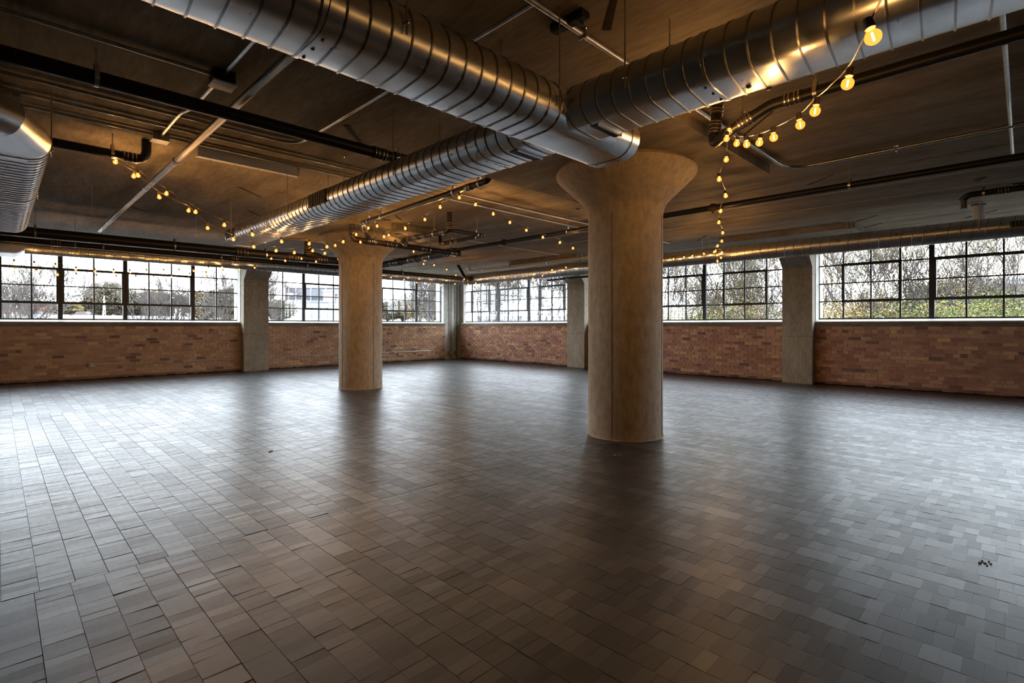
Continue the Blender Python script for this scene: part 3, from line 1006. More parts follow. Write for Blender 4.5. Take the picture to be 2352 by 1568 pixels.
pipe('galvanised_conduit', 'bright conduit running down the right edge and turning out of view', 'conduit',
     [(2.5, 0.10, 3.24), (8.2, 0.10, 3.24), (8.2, -2.0, 3.24)], 0.016, M['galv'], [], [], 0.12)
# straps that hold the conduits
def straps(label_obj, pts):
    for (x, y, axis) in pts:
        m = MB()
        if axis == 'x':
            m.box(x - .02, x + .02, y - .035, y + .035, 3.262, HC)
            m.box(x - .006, x + .006, y - .03, y + .03, 3.205, 3.265)
        else:
            m.box(x - .035, x + .035, y - .02, y + .02, 3.262, HC)
            m.box(x - .03, x + .03, y - .006, y + .006, 3.205, 3.265)
        m.build('strap', M['clamp'], label_obj)
straps(MB_, [(2.75, 2.08, 'x'), (5.6, 2.08, 'x'), (4.0, 2.08, 'x'), (6.95, 1.0, 'y'), (6.95, -.6, 'y')])
t = thing('pipe_bracket', 'cluster bracket clamping three parallel conduits on the ceiling near the left edge', 'bracket', (0.15, 6.1, 3.2))
MB().box(.10, .14, 5.85, 6.33, 3.215, 3.235).build('channel', M['galv'], t)
for y in (5.93, 6.27):
    MB().box(.09, .15, y - .02, y + .02, 3.17, 3.23).build('clamp', M['clamp'], t)
MB().tube([(.12, 6.1, 3.23), (.12, 6.1, HC)], .006, 6).build('rod', M['galv'], t)

# water pipe with a chrome drop at the right edge
t = pipe('water_pipe', 'black valve pipe with a chrome drop end hanging at the right edge', 'pipe',
         [(9.45, -3, 3.10), (9.45, 0.56, 3.10), (9.50, 0.62, 3.04)], 0.042, M['pipe_black'], [(0, .9)], [(0, .955)], 0.05)
MB().tube([(9.50, .60, 3.07), (9.42, .60, 2.90)], [0.036, 0.036], 14).build('chrome_drop', M['clamp'], t, smooth=True, label='chrome end piece')
v = MB().tube([(9.45, .05, 3.10), (9.45, .05, 3.16)], 0.012, 8).build('valve', M['slot'], t)
MB().tube([(9.45, -.05, 3.155), (9.45, .12, 3.165)], 0.010, 8).build('valve_lever', M['slot'], v)
MB().tube([(9.45, -.32, 3.10), (9.45, -.32, 2.99)], 0.018, 8).build('drain_cock', M['pipe_brown'], t)
t = thing('vent_pipe', 'short cream plastic pipe from the ceiling down behind the right-hand round duct', 'pipe', (11.3, .54, 3.2))
MB().tube([(11.3, .54, HC), (11.3, .54, 2.9)], 0.078, 20).build('pipe_run', M['pvc'], t, smooth=True)
MB().tube([(11.3, .54, HC), (11.3, .54, HC - .012)], 0.095, 20).build('collar', M['slot'], t, smooth=True)
pipe('plastic_pipe', 'cream plastic pipe with hook hangers above the duct right of the far corner', 'pipe',
     [(11.1, 13.15, HC), (11.15, 13.1, 3.10), (11.15, 7.6, 3.12)], 0.055, M['pvc'], [], [(1, .12), (1, .35), (1, .62), (1, .84)], 0.08)
pipe('sprinkler_pipe', 'dark slim pipe under the right-hand duct by the partly hidden wall pillar', 'pipe',
     [(12.2, 10.6, 2.72), (12.2, 9.0, 2.74), (12.2, 8.2, 2.74)], 0.03, M['pipe_black'], [(0, .5)], [(0, .3), (1, .5)])

# ceiling boxes and lamp strip
t = thing('junction_box', 'white junction box on the ceiling at upper left where conduits meet', 'junction box', (1.24, 4.42, 3.16))
MB().box(1.17, 1.32, 4.36, 4.50, 3.18, HC).build('box', M['pipe_black'], t)
MB().box(1.165, 1.335, 4.35, 4.52, 3.168, 3.18).build('cover', M['white_metal'], t, label='white cover plate')
t = thing('junction_box', 'small grey junction box at the end of the strip light', 'junction box', (1.19, 6.3, 3.18))
MB().box(1.12, 1.26, 6.24, 6.37, 3.20, HC).build('box', M['box_grey'], t)
MB().box(1.115, 1.265, 6.235, 6.375, 3.192, 3.20).build('cover', M['white_metal'], t)
t = thing('strip_light', 'unlit white strip light mounted on the ceiling between conduits and cross duct', 'light', (1.55, 6.45, 3.15))
MB().prism([(6.40, HC), (6.40, 3.20), (6.43, 3.165), (6.50, 3.165), (6.53, 3.20), (6.53, HC)], 'x', 1.56, 2.66).build('housing', M['white_metal'], t)
for x in (1.555, 2.66):
    MB().prism([(6.395, HC), (6.395, 3.195), (6.43, 3.158), (6.50, 3.158), (6.535, 3.195), (6.535, HC)], 'x', x, x + .008).build('end_cap', M['white_metal'], t)
for x in (1.7, 1.95, 2.2, 2.45):
    MB().box(x - .006, x + .006, 6.458, 6.472, 3.158, 3.166).build('socket_tab', M['clamp'], t)
t = thing('strip_light', 'white strip light housing left of the far column below the thick pipe', 'light', (5.6, 12.7, 3.0))
MB().box(5.9, 7.6, 12.60, 12.72, 2.92, 3.02).build('housing', M['white_metal'], t)
for x in (6.2, 7.3):
    MB().tube([(x, 12.66, 3.02), (x, 12.66, HC)], .004, 6).build('rod', M['galv'], t)
t = thing('speaker_box', 'flat black box on the ceiling above the tee of the two ducts', 'box', (2.6, 2.0, 3.15))
MB().prism([(2.555, 3.27), (2.555, 3.235), (2.57, 3.22), (2.62, 3.22), (2.635, 3.235), (2.635, 3.27)], 'y', 1.94, 2.20).build('housing', M['dark_inside'], t)
MB().box(2.55, 2.64, 1.99, 2.0, 3.215, HC).build('clip', M['pipe_black'], t)
t = thing('fire_sprinkler', 'small dark sprinkler hanging beside the slanting grey pipe at upper left', 'sprinkler', (1.6, 3.0, 3.1))
MB().tube([(1.62, 3.1, HC), (1.62, 3.1, 3.10)], .014, 8).build('drop', M['pipe_black'], t)
MB().lathe([(.012, 3.10), (.022, 3.085), (.024, 3.06), (.010, 3.055)], 1.62, 3.1, 10).build('deflector', M['slot'], t)

# threaded rods left hanging from the slab
for k, (x, y, zb, lab) in enumerate([
        (0.95, 9.3, 2.88, 'thin threaded rod hanging from the ceiling right of the slanting grey pipe'),
        (2.55, 10.6, 2.9, 'thin threaded rod left of the pair of slots near the lights'),
        (11.9, 2.0, 2.82, 'thin rod hanging in front of the drop panel at right'),
        (12.0, 2.35, 2.95, 'thin rod hanging beside the angled slots at right'),
        (2.85, 5.6, 2.86, 'thin rod hanging over the middle of the cross duct'),
        (7.9, 11.9, 2.8, 'thin rod hanging near the far corner lights')]):
    MB().tube([(x, y, zb), (x, y, HC)], .004, 6)
    t = thing('threaded_rod', lab, 'rod', (x, y, zb))
    MB().tube([(x, y, zb), (x, y, HC)], .004, 6).build('rod', M['galv'], t)
    MB().lathe([(.010, HC - .014), (.012, HC - .006), (.012, HC)], x, y, 8).build('anchor', M['clamp'], t)

# wall conduit and socket boxes
t = pipe('wall_conduit', 'thin conduit along the foot of the left brick wall rising beside the pillar', 'conduit',
         [(1.70, YW - .02, 0.355), (4.88, YW - .02, 0.345), (4.90, YW - .02, 1.34)], 0.011, M['galv'], [], [], 0.14)
for x in (2.5, 3.9):
    MB().box(x - .008, x + .008, YW - .036, YW - .004, .325, .375).build('strap', M['clamp'], t)
t = thing('socket_box', 'small grey socket box low on the left brick wall at the conduit end', 'socket', (1.63, YW - .05, .3))
MB().box(1.58, 1.70, YW - .05, YW - .004, .31, .40).build('box', M['box_grey'], t)
MB().box(1.575, 1.705, YW - .054, YW - .05, .305, .405).build('cover', M['box_grey'], t)
for z in (.335, .375):
    MB().box(1.62, 1.66, YW - .057, YW - .054, z - .012, z + .012).build('outlet', M['white_metal'], t)
pipe('wall_conduit', 'thin conduit along the foot of the brick between the wall pillar and far column', 'conduit',
     [(5.68, YW - .02, 0.9), (5.70, YW - .02, 0.36), (11.6, YW - .02, 0.36)], 0.011, M['galv'], [], [], 0.12)
for (x, lab, r_) in ((12.63, 'vertical conduit in the corner between the brick walls, left of the pair', .016), (12.93, 'vertical conduit in the corner between the brick walls, right of the pair', .016)):
    t = thing('wall_conduit', lab, 'conduit', (x, YW + .07, 0.2))
    MB().tube([(x, YW + .07, .28), (x, YW + .07, HC)], r_, 10).build('pipe_run', M['galv'], t, smooth=True)
    MB().tube([(x + .07, YW + .07, .0), (x + .07, YW + .07, HC)], r_ * .8, 10).build('pipe_run', M['pipe_brown'], t, smooth=True)
    MB().box(x - .06, x + .06, YW + .03, YW + .098, .16, .30).build('box', M['box_grey'], t)

# ------------------------------------------------------------------ string lights
def sphere_prof(r, n=7):
    return [(r * math.sin(PI * k / n), -r * math.cos(PI * k / n)) for k in range(n + 1)]
bp = [(0.0008, -0.0225)] + [(0.0225 * math.sin(PI * k / 9), -0.0225 * math.cos(PI * k / 9)) for k in range(1, 8)] + [(0.0115, 0.0195), (0.011, 0.026)]
BULB = MB().lathe(bp, 0, 0, 14).mesh('bulb', M['bulb'], smooth=True)
SOCK = MB().lathe([(0.0125, 0.026), (0.0145, 0.028), (0.0135, 0.058), (0.008, 0.062)], 0, 0, 10).mesh('socket', M['cord'], smooth=True)
FIL = MB().box(-0.0022, 0.0022, -0.0022, 0.0022, -0.012, 0.014).mesh('filament', M['filament'])
LDAT = bpy.data.lights.new('bulb_light', 'POINT')
LDAT.energy = BULB_WATTS
LDAT.color = (1.0, 0.58, 0.24)
LDAT.shadow_soft_size = 0.007
LDIM = LDAT.copy()
LDIM.energy = BULB_WATTS * 0.3
def string_light(label, pts, ends=(None, None)):
    ldat = LDIM if 'window' in label or 'round duct' in label else LDAT
    t = thing('string_light', label, 'string lights', pts[0])
    wire = []
    P = [Vector(p) for p in pts]
    full = ([Vector(ends[0])] if ends[0] else []) + [p + Vector((0, 0, 0.062)) for p in P] + ([Vector(ends[1])] if ends[1] else [])
    for a, c in zip(full, full[1:]):
        n = 5
        L = (c - a).length
        for k in range(n):
            u = k / n
            q = a.lerp(c, u)
            q.z -= 0.10 * L * u * (1 - u)
            q.x += 0.003 * math.sin(k * 2.1)
            wire.append(q)
    wire.append(full[-1])
    MB().tube(wire, 0.0032, 5).build('cord', M['cord'], t, smooth=True)
    for p in P:
        tilt = (random.uniform(-.25, .25), random.uniform(-.25, .25), random.uniform(0, 3))
        o = inst('bulb', BULB, t, p, tilt)
        for nm, me in (('socket', SOCK), ('filament', FIL)):
            c = bpy.data.objects.new(nm, me)
            COL.objects.link(c)
            c.parent = o
        l = bpy.data.objects.new('bulb_light', ldat)
        COL.objects.link(l)
        l.parent = o
string_light('string of globe bulbs nearest to the viewer, swooping from top right to the pipe elbow',
    [(1.805, 0.314, 2.141), (2.279, 0.477, 2.217), (2.607, 0.671, 2.266), (2.891, 0.811, 2.322), (3.148, 1.021, 2.378), (3.404, 1.189, 2.455), (3.626, 1.349, 2.539), (3.842, 1.501, 2.637), (4.01, 1.644, 2.752)],
    ((1.0, -0.1, 2.45), (4.30, 1.80, 2.90)))
string_light('string of globe bulbs hanging in a near-vertical line right of the near column',
    [(4.125, 1.67, 2.844), (4.509, 1.852, 2.751), (4.962, 2.105, 2.721), (5.608, 2.308, 2.712), (6.263, 2.642, 2.702), (6.943, 2.952, 2.704), (7.778, 3.247, 2.706), (8.466, 3.549, 2.695), (8.811, 3.769, 2.678), (9.179, 3.966, 2.645), (9.561, 4.008, 2.664), (9.795, 4.198, 2.657), (10.147, 4.271, 2.646), (10.296, 4.404, 2.602)],
    ((4.30, 1.80, 2.90), (10.69, 4.4, 2.80)))
string_light('globe bulb string from the left pipe elbow to the far column, upper of the two',
    [(0.868, 6.635, 2.985), (1.089, 6.825, 2.932), (1.374, 6.951, 2.808), (1.689, 7.047, 2.663), (2.024, 7.124, 2.563), (2.377, 7.181, 2.494), (2.761, 7.208, 2.45), (3.152, 7.229, 2.467), (3.463, 7.328, 2.468), (3.771, 7.432, 2.59), (4.056, 7.558, 2.752), (4.342, 7.683, 2.91)],
    ((0.80, 6.60, 3.05), (4.45, 7.9, 3.05)))
string_light('globe bulb string from the left pipe elbow to the far column, lower of the two',
    [(1.062, 6.9, 2.932), (1.333, 7.089, 2.785), (1.657, 7.224, 2.702), (1.916, 7.424, 2.551), (2.255, 7.545, 2.46), (2.564, 7.695, 2.41), (2.91, 7.809, 2.402), (3.233, 7.945, 2.42), (3.573, 8.065, 2.497), (3.857, 8.24, 2.501), (4.131, 8.426, 2.682), (4.601, 8.415, 2.791)],
    ((0.82, 6.64, 3.04), (4.75, 8.70, 2.87)))
string_light('string of globe bulbs from the sloping pipe to the left side of the near column',
    [(4.45, 5.451, 3.04), (4.819, 5.542, 3.023), (5.22, 5.6, 2.96), (5.623, 5.656, 2.899), (6.04, 5.697, 2.838), (6.472, 5.724, 2.781), (6.925, 5.731, 2.746), (7.343, 5.772, 2.697), (7.818, 5.756, 2.77)],
    ((4.45, 5.40, 3.12), (8.6, 5.75, 2.86)))
string_light('short string of globe bulbs running left along the sloping pipe to the header pipe',
    [(4.525, 5.977, 3.009), (4.561, 6.402, 2.897), (4.535, 6.888, 2.823), (4.472, 7.411, 2.75)], ((4.45, 5.42, 3.11), (4.5, 7.95, 3.02)))
string_light('globe bulb string leading from the far column head to the far corner',
    [(4.601, 7.849, 3.0), (5.187, 8.429, 2.994), (5.807, 8.976, 2.953), (6.46, 9.489, 2.922), (7.099, 10.016, 2.75), (7.769, 10.514, 2.82), (8.503, 10.946, 2.801), (9.196, 11.419, 2.73), (9.891, 11.89, 2.694)],
    ((4.48, 7.75, 3.06), (10.4, 12.3, 2.82)))
string_light('string of globe bulbs in front of the thick dark pipe left of the far column',
    [(4.004, 11.0, 2.681), (4.286, 11.0, 2.662), (4.63, 11.0, 2.740), (4.95, 11.0, 2.70), (5.465, 11.0, 2.806)], ((3.7, 11.4, 2.80), (5.9, 11.5, 2.85)))
string_light('string of globe bulbs sagging across the left-hand windows, upper of the two',
    [(0.224, 12.7, 2.42), (0.496, 12.7, 2.412), (0.779, 12.7, 2.403), (1.063, 12.7, 2.361), (1.346, 12.7, 2.349), (1.633, 12.7, 2.362), (1.898, 12.7, 2.373), (2.179, 12.7, 2.403), (2.464, 12.7, 2.424), (2.737, 12.7, 2.453), (3.011, 12.7, 2.483), (3.287, 12.7, 2.552), (3.564, 12.7, 2.603)],
    ((-0.6, 12.7, 2.62), (4.1, 12.6, 2.78)))
string_light('string of globe bulbs sagging across the left-hand windows, lower of the two',
    [(0.242, 12.8, 2.305), (0.517, 12.8, 2.287), (0.81, 12.8, 2.252), (1.09, 12.8, 2.255), (1.396, 12.8, 2.25), (1.688, 12.8, 2.252), (1.999, 12.8, 2.273), (2.309, 12.8, 2.302), (2.624, 12.8, 2.333), (2.944, 12.8, 2.392), (3.278, 12.8, 2.444), (3.6, 12.8, 2.516), (3.954, 12.8, 2.592), (4.285, 12.8, 2.66)],
    ((-0.6, 12.8, 2.5), (4.9, 12.4, 2.80)))
string_light('string of globe bulbs under the left round duct, right of the far column',
    [(7.886, 12.7, 2.667), (8.318, 12.7, 2.632), (8.753, 12.7, 2.57), (9.191, 12.7, 2.531), (9.647, 12.7, 2.53), (10.192, 12.7, 2.615)], ((7.4, 12.6, 2.76), (10.5, 12.7, 2.74)))
string_light('string of globe bulbs across the windows right of the far corner',
    [(10.5, 12.43, 2.603), (10.5, 12.055, 2.62), (10.5, 11.672, 2.507), (10.5, 11.321, 2.501), (10.5, 10.944, 2.506), (10.5, 10.491, 2.531), (10.5, 10.074, 2.592), (10.5, 9.656, 2.614), (10.5, 9.302, 2.662), (10.5, 8.96, 2.79), (10.5, 8.484, 2.82)],
    ((10.70, 12.7, 2.80), (10.70, 8.2, 2.84)))
string_light('short string of globe bulbs against the right-hand round duct beside the near column',
    [(10.55, 5.982, 2.764), (10.55, 5.755, 2.764), (10.55, 5.492, 2.769), (10.55, 5.248, 2.784), (10.55, 5.06, 2.795), (10.55, 4.801, 2.816), (10.55, 4.586, 2.831)],
    ((10.70, 6.3, 2.83), (10.70, 4.4, 2.86)))

# ------------------------------------------------------------------ outside
def terrain():
    b = MB()
    # left side, rising away
    rows = [(YW + .8, -3.0), (30, -3.0), (48, -1.0), (75, 1.6), (110, 3.1), (200, 4.0)]
    for (y0, z0), (y1, z1) in zip(rows, rows[1:]):
        b.add([(-140, y0, z0), (200, y0, z0), (200, y1, z1), (-140, y1, z1)], [(0, 1, 2, 3)])
    return b
terrain().build('ground_left', M['asphalt'], None, kind='structure')
MB().box(-140, XMIN - .8, -90, YW + .8, -3.2, -3.0).build('ground_near', M['asphalt'], None, kind='structure')
MB().box(XMIN - .8, XW + .8, -90, YMIN - .8, -3.2, -3.0).build('ground_rear', M['asphalt'], None, kind='structure')
b = MB()
rows = [(XW + .8, -2.2), (20, -2.0), (34, 0.6), (60, 1.8), (140, 2.4)]
for (x0, z0), (x1, z1) in zip(rows, rows[1:]):
    b.add([(x0, -90, z0), (x1, -90, z1), (x1, YW + .8, z1), (x0, YW + .8, z0)], [(0, 1, 2, 3)])
b.build('ground_right', M['asphalt'], None, kind='structure')

def grow(seed, height, r0, lean=(0, 0), depth=5, spread=0.62, fork=0.28, nb=4, up=0.25):
    rnd = random.Random(seed)
    b = MB()
    tips = []
    def br(p, d, L, r, k):
        n = 4 if k < 2 else 3
        path, rr = [p], [r]
        q, dd_ = p.copy(), d.copy()
        for i in range(n):
            dd_ = (dd_ + Vector((rnd.uniform(-.16, .16), rnd.uniform(-.16, .16), rnd.uniform(-.08, .14)))).normalized()
            q = q + dd_ * L / n
            path.append(q.copy())
            rr.append(r * (1 - 0.55 * (i + 1) / n))
        b.tube(path, rr, 6 if k < 2 else 3, caps=False)
        if k >= depth:
            tips.append(path[-1])
            tips.append(path[len(path) // 2])
            return
        m = nb if k > 0 else nb + 1
        for j in range(m):
            u = rnd.uniform(0.45 if k else fork * 1.2, 1.0)
            i = min(len(path) - 2, int(u * n))
            pt = path[i].lerp(path[i + 1], u * n - i if i < n else 1)
            ax = dd_.orthogonal().normalized()
            ax.rotate(Matrix.Rotation(rnd.uniform(0, 2 * PI), 3, dd_))
            nd = (dd_ * math.cos(spread) + ax * math.sin(spread) + Vector((0, 0, up * 0.5))).normalized()
            br(pt, nd, L * rnd.uniform(.55, .8), max(0.014, rr[i] * rnd.uniform(.45, .65)), k + 1)
    br(Vector((0, 0, 0)), Vector((lean[0], lean[1], 1)).normalized(), height * 0.42, r0, 0)
    return b, tips
def leaves(seed, tips, per, size, pal, spreadv):
    rnd = random.Random(seed)
    b = MB()
    for t in tips:
        for i in range(per):
            c = t + Vector((rnd.gauss(0, spreadv), rnd.gauss(0, spreadv), rnd.gauss(0, spreadv * .8)))
            u = Vector((rnd.uniform(-1, 1), rnd.uniform(-1, 1), rnd.uniform(-1, 1))).normalized()
            v = u.orthogonal().normalized()
            s = size * rnd.uniform(.6, 1.3)
            col = tuple(q * .85 * rnd.uniform(.7, 1.2) for q in rnd.choice(pal))
            b.add([tuple(c + u * s), tuple(c + v * s * .6), tuple(c - u * s), tuple(c - v * s * .6)], [(0, 1, 2, 3)], col)
    return b
PAL_AUT = [(.16, .13, .045), (.20, .13, .05), (.12, .12, .04), (.22, .17, .06), (.17, .095, .045)]
PAL_GRN = [(.07, .085, .025), (.11, .125, .03), (.17, .17, .04), (.06, .07, .025)]
PAL_DK = [(.06, .06, .04), (.085, .07, .045), (.05, .052, .036), (.11, .08, .045)]
BARE = []
for sd, args in ((1, dict(height=7.5, r0=.16, depth=5, spread=.62, nb=4)), (2, dict(height=8, r0=.15, depth=5, spread=.5, nb=4, up=.35)), (3, dict(height=8.5, r0=.14, depth=5, spread=.42, nb=4, up=.45))):
    bb, tips = grow(sd, **args)
    BARE.append(bb.mesh('bare_crown', M['bark'], smooth=True))
LEAFY = []
for sd, args, per, pal in ((11, dict(height=9, r0=.15, depth=4, nb=4, spread=.5, up=.4, lean=(.12, .05)), 4, PAL_AUT), (12, dict(height=10, r0=.17, depth=4, nb=4, spread=.45, lean=(-.25, .25)), 3, PAL_AUT),
                           (13, dict(height=8, r0=.12, depth=4, nb=4, spread=.5), 5, PAL_GRN)):
    bb, tips = grow(sd, **args)
    LEAFY.append((bb.mesh('trunk', M['bark'], smooth=True), leaves(sd, tips, per * 2, .028, pal, .30).mesh('foliage', M['leafy'])))
def crown_pts(rnd, R, Hh, n):
    pts = []
    while len(pts) < n:
        p = Vector((rnd.uniform(-1, 1), rnd.uniform(-1, 1), rnd.uniform(-1, 1)))
        if .35 < p.length < 1:
            lob = 1 + .18 * math.sin(5 * math.atan2(p.y, p.x) + 3 * p.z)
            pts.append(Vector((p.x * R * lob, p.y * R * lob, Hh * .55 + p.z * Hh * .45)))
    return pts
rnd = random.Random(5)
DENSE = [leaves(21 + k, crown_pts(rnd, 3.3, 7.0, 900), 11, .19, pal, .22).mesh('foliage', M['leafy']) for k, pal in enumerate((PAL_DK, PAL_AUT))]
BUSH = [leaves(31 + k, crown_pts(rnd, 1.5, 2.4, 420), 22, .027, pal, .13).mesh('foliage', M['leafy']) for k, pal in enumerate((PAL_GRN, PAL_AUT, PAL_DK))]
TRK = MB().tube([(0, 0, -.5), (0, 0, 3.5)], [.25, .12], 8).mesh('trunk', M['bark_dark'])
STM = MB().tube([(0, 0, -.6), (0.05, 0, 1.4)], [.05, .02], 6).mesh('stem', M['bark_dark'])

def plant(name, cat, label, parts, loc, scale, rz, group=None):
    t = thing(name, label, cat, loc, group)
    t.rotation_euler = (0, 0, rz)
    t.scale = scale if isinstance(scale, tuple) else (scale,) * 3
    for nm, me in parts:
        o = bpy.data.objects.new(nm, me)
        COL.objects.link(o)
        o.parent = t
    return t
def K(px):
    return (px - 1176) / 1182
# bare trees beyond the left-hand windows
for (px, d, gz, k, s, rz, lab) in [
        (112, 27, -3.0, 0, 1.05, .4, 'bare spreading tree outside the leftmost windows, in front of the brick house'),
        (40, 34, -2.8, 1, 1.1, 2.2, 'bare tree at the very left edge of the left-hand windows'),
        (405, 30, -3.0, 1, 1.0, 1.2, 'bare tree outside the third left-hand window, by the oval signs'),
        (497, 29, -3.0, 2, 0.98, 3.1, 'bare upright tree outside the window next to the conduit pillar'),
        (640, 44, -2.0, 2, 0.95, .2, 'bare tree just right of the conduit pillar, left of the office block'),
        (955, 40, -2.0, 1, 1.0, 4.2, 'bare tree outside between far column and corner, left one'),
        (1003, 37, -2.0, 2, 1.0, 5.2, 'bare tree outside between far column and corner, right one'),
        (1085, 34, -2.0, 0, 1.0, 3.6, 'bare tree outside just right of the corner pillar'),
        (1128, 36, -1.8, 2, 1.0, 1.9, 'bare tree outside the first window right of the corner'),
        (1180, 38, -1.5, 1, .95, .9, 'bare tree outside the middle window right of the corner'),
        (1232, 33, -1.5, 2, 1.0, 2.9, 'bare tree left of the partly hidden wall pillar'),
        (1278, 30, -1.5, 1, 1.0, .1, 'bare tree directly beside the partly hidden wall pillar')]:
    x, y, z = afar(K(px), d, gz)
    plant('bare_tree', 'tree', lab, [('crown', BARE[k])], (x, y, z), s, rz, 'bare trees outside')
# leafy trees in the woods on the right
for (px, d, gz, k, s, rz, lab) in [
        (1540, 21, -1.9, 0, .95, .3, 'leafy autumn tree just right of the near column'),
        (1595, 24, -1.8, 1, .95, 1.3, 'leafy autumn tree behind the near-column-side window mullion'),
        (1655, 20, -1.9, 2, 1.0, 2.3, 'green leafy tree outside the window left of the right-hand pillar'),
        (1715, 23, -1.8, 0, 1.0, 3.6, 'leafy tree with bare top, one window pane left of the right-hand pillar'),
        (1775, 19, -2.0, 1, .9, 5.0, 'leaning tree right beside the right-hand pillar'),
        (1915, 19, -2.0, 1, .85, .2, 'leaning tree in the first panes right of the right-hand pillar'),
        (1965, 18, -2.0, 0, .92, 2.4, 'leafy tree inside the opening sash right of the right-hand pillar'),
        (2030, 20, -2.0, 2, .95, 1.1, 'dense leafy tree in the second half of the opening sash'),
        (2095, 18, -2.0, 1, .85, 3.9, 'tree with sparse leaves left of the wide window mullion'),
        (2170, 17, -2.0, 0, .95, 5.2, 'thick-trunked tree just right of the wide window mullion'),
        (2245, 24, -1.8, 1, .85, .8, 'thin upright tree in the last but one pane at right'),
        (2330, 18, -2.0, 0, .95, 4.4, 'yellowing tree at the right edge of the picture')]:
    x, y, z = afar(K(px), d, gz)
    plant('leafy_tree', 'tree', lab, [('trunk', LEAFY[k][0]), ('foliage', LEAFY[k][1])], (x, y, z), s, rz, 'trees in the woods outside')
for i, (px, d, k, s, lab) in enumerate([
        (1530, 17, 1, 1.0, 'bush low outside right of the near column'), (1585, 18, 0, 1.0, 'green bush low outside behind the first mullion'), (1640, 16, 0, 1.0, 'green bush low outside the left half of the window'),
        (1700, 17, 1, 1.1, 'brown bush low outside the middle of the window'), (1760, 16, 2, 1.1, 'dark bush low outside beside the right-hand pillar'), (1905, 15, 1, 1.05, 'yellow-brown bush in the lowest panes beside the right-hand pillar'),
        (1965, 16, 1, 1.1, 'orange-brown bush under the opening sash'), (2030, 15.5, 2, 1.1, 'dark bush under the right part of the opening sash'), (2095, 15, 0, 1.05, 'yellow-green bush left of the wide mullion'),
        (2170, 15, 1, 1.05, 'brown bush right of the wide mullion'), (2240, 14.5, 0, 1.15, 'bright green bush in the lowest panes near the right edge'), (2310, 15, 0, 1.15, 'green bush in the last pane at the right edge'),
        (2130, 20, 2, 1.5, 'tall dark shrub behind the wide mullion'), (2210, 20, 2, 1.45, 'tall dark shrub right of the thick trunk'), (2290, 22, 0, 1.3, 'green shrub below the grey overpass'),
        (1620, 24, 2, 1.5, 'tall dark shrub far behind the window near the column'), (1690, 25, 1, 1.4, 'tall brown shrub far behind the window sash'), (1940, 24, 2, 1.3, 'dark shrub far behind the first panes')]):
    x, y, z = afar(K(px), d, -0.55 if d < 19 else -0.2)
    plant('bush', 'bush', lab, [('foliage', BUSH[k]), ('stem', STM)], (x, y, z), s, i * 1.3, 'bushes outside the right-hand windows')
# dense trees beyond the car park
for i, (px, d, gz, k, sx, sz, lab) in enumerate([
        (248, 88, 2.2, 0, 1.05, .95, 'big rounded tree beyond the car park, tallest behind the second window'),
        (318, 92, 2.2, 0, .85, .75, 'rounded tree beyond the car park, left part of the third window'),
        (352, 96, 2.3, 1, .95, .80, 'rounded autumn tree in the middle of the third window'),
        (395, 95, 2.3, 0, .95, .70, 'rounded tree behind the oval signs'),
        (472, 80, 1.8, 1, 1.0, .72, 'autumn tree beyond the car park, left pane beside the conduit pillar'),
        (528, 80, 1.8, 0, 1.0, .75, 'dark tree beyond the car park, last pane before the conduit pillar'),
        (170, 105, 2.6, 0, 1.1, .52, 'low tree line behind the long brick building, left part'),
        (205, 105, 2.6, 1, 1.0, .50, 'low tree line behind the long brick building, right part'),
        (640, 85, 1.8, 0, .8, .55, 'dark low tree directly right of the conduit pillar'),
        (890, 90, 2.0, 0, 1.0, .50, 'dark low tree just right of the far column'),
        (925, 92, 2.0, 0, 1.0, .55, 'dark low tree in the second pane right of the far column'),
        (965, 88, 2.0, 1, 1.0, .60, 'orange-tinged tree behind the bare tree near the corner'),
        (1005, 92, 2.0, 0, 1.0, .50, 'dark low tree last before the corner pillar')]):
    x, y, z = afar(K(px), d, gz)
    plant('round_tree', 'tree', lab, [('foliage', DENSE[k]), ('trunk', TRK)], (x, y, z), (sx, sx, sz), i * 0.9, 'trees beyond the car park')

# far buildings, square on to the sight line
def block(name, label, cat, px0, px1, d, z0, z1, depth, col, wins=(), roofcol=(.2, .2, .2), band_=None, fins=0, wcol=(.62, .66, .70)):
    p0, p1 = Vector(afar(K(px0), d, z0)), Vector(afar(K(px1), d, z0))
    u = (p1 - p0)
    L = u.length
    u.normalize()
    nrm = Vector((CD, SD, 0))
    t = thing(name, label, cat, tuple(p0))
    def qbox(m, a, c, za, zb, da, db, colr):
        pts = [p0 + u * a + nrm * da, p0 + u * c + nrm * da, p0 + u * c + nrm * db, p0 + u * a + nrm * db]
        vs = [(q.x, q.y, za) for q in pts] + [(q.x, q.y, zb) for q in pts]
        m.add(vs, [(0, 3, 2, 1), (4, 5, 6, 7), (0, 1, 5, 4), (1, 2, 6, 5), (2, 3, 7, 6), (3, 0, 4, 7)], colr)
        return m
    qbox(MB(), 0, L, z0 - 3, z1, 0, depth, col).build('walls', M['facade'], t)
    qbox(MB(), -L * .01, L * 1.01, z1, z1 + (z1 - z0) * .06, -.2, depth + .2, roofcol).build('roof', M['facade'], t)
    for (a, c, za, zb) in wins:
        H_ = z1 - z0
        f = qbox(MB(), a * L, c * L, z0 + za * H_, z0 + zb * H_, -.12, .05, (.75, .75, .74)).build('window', M['facade'], t)
        e = .12 * (c - a) * L
        qbox(MB(), a * L + e, c * L - e, z0 + za * H_ + e, z0 + zb * H_ - e, -.16, -.11, wcol).build('glass', M['facade'], f)
    for k in range(fins):
        a = L * (k + .5) / fins
        qbox(MB(), a - L * .006, a + L * .006, z0, z1, -.4, 0, (.62, .60, .56)).build('fin', M['facade'], t)
    return t
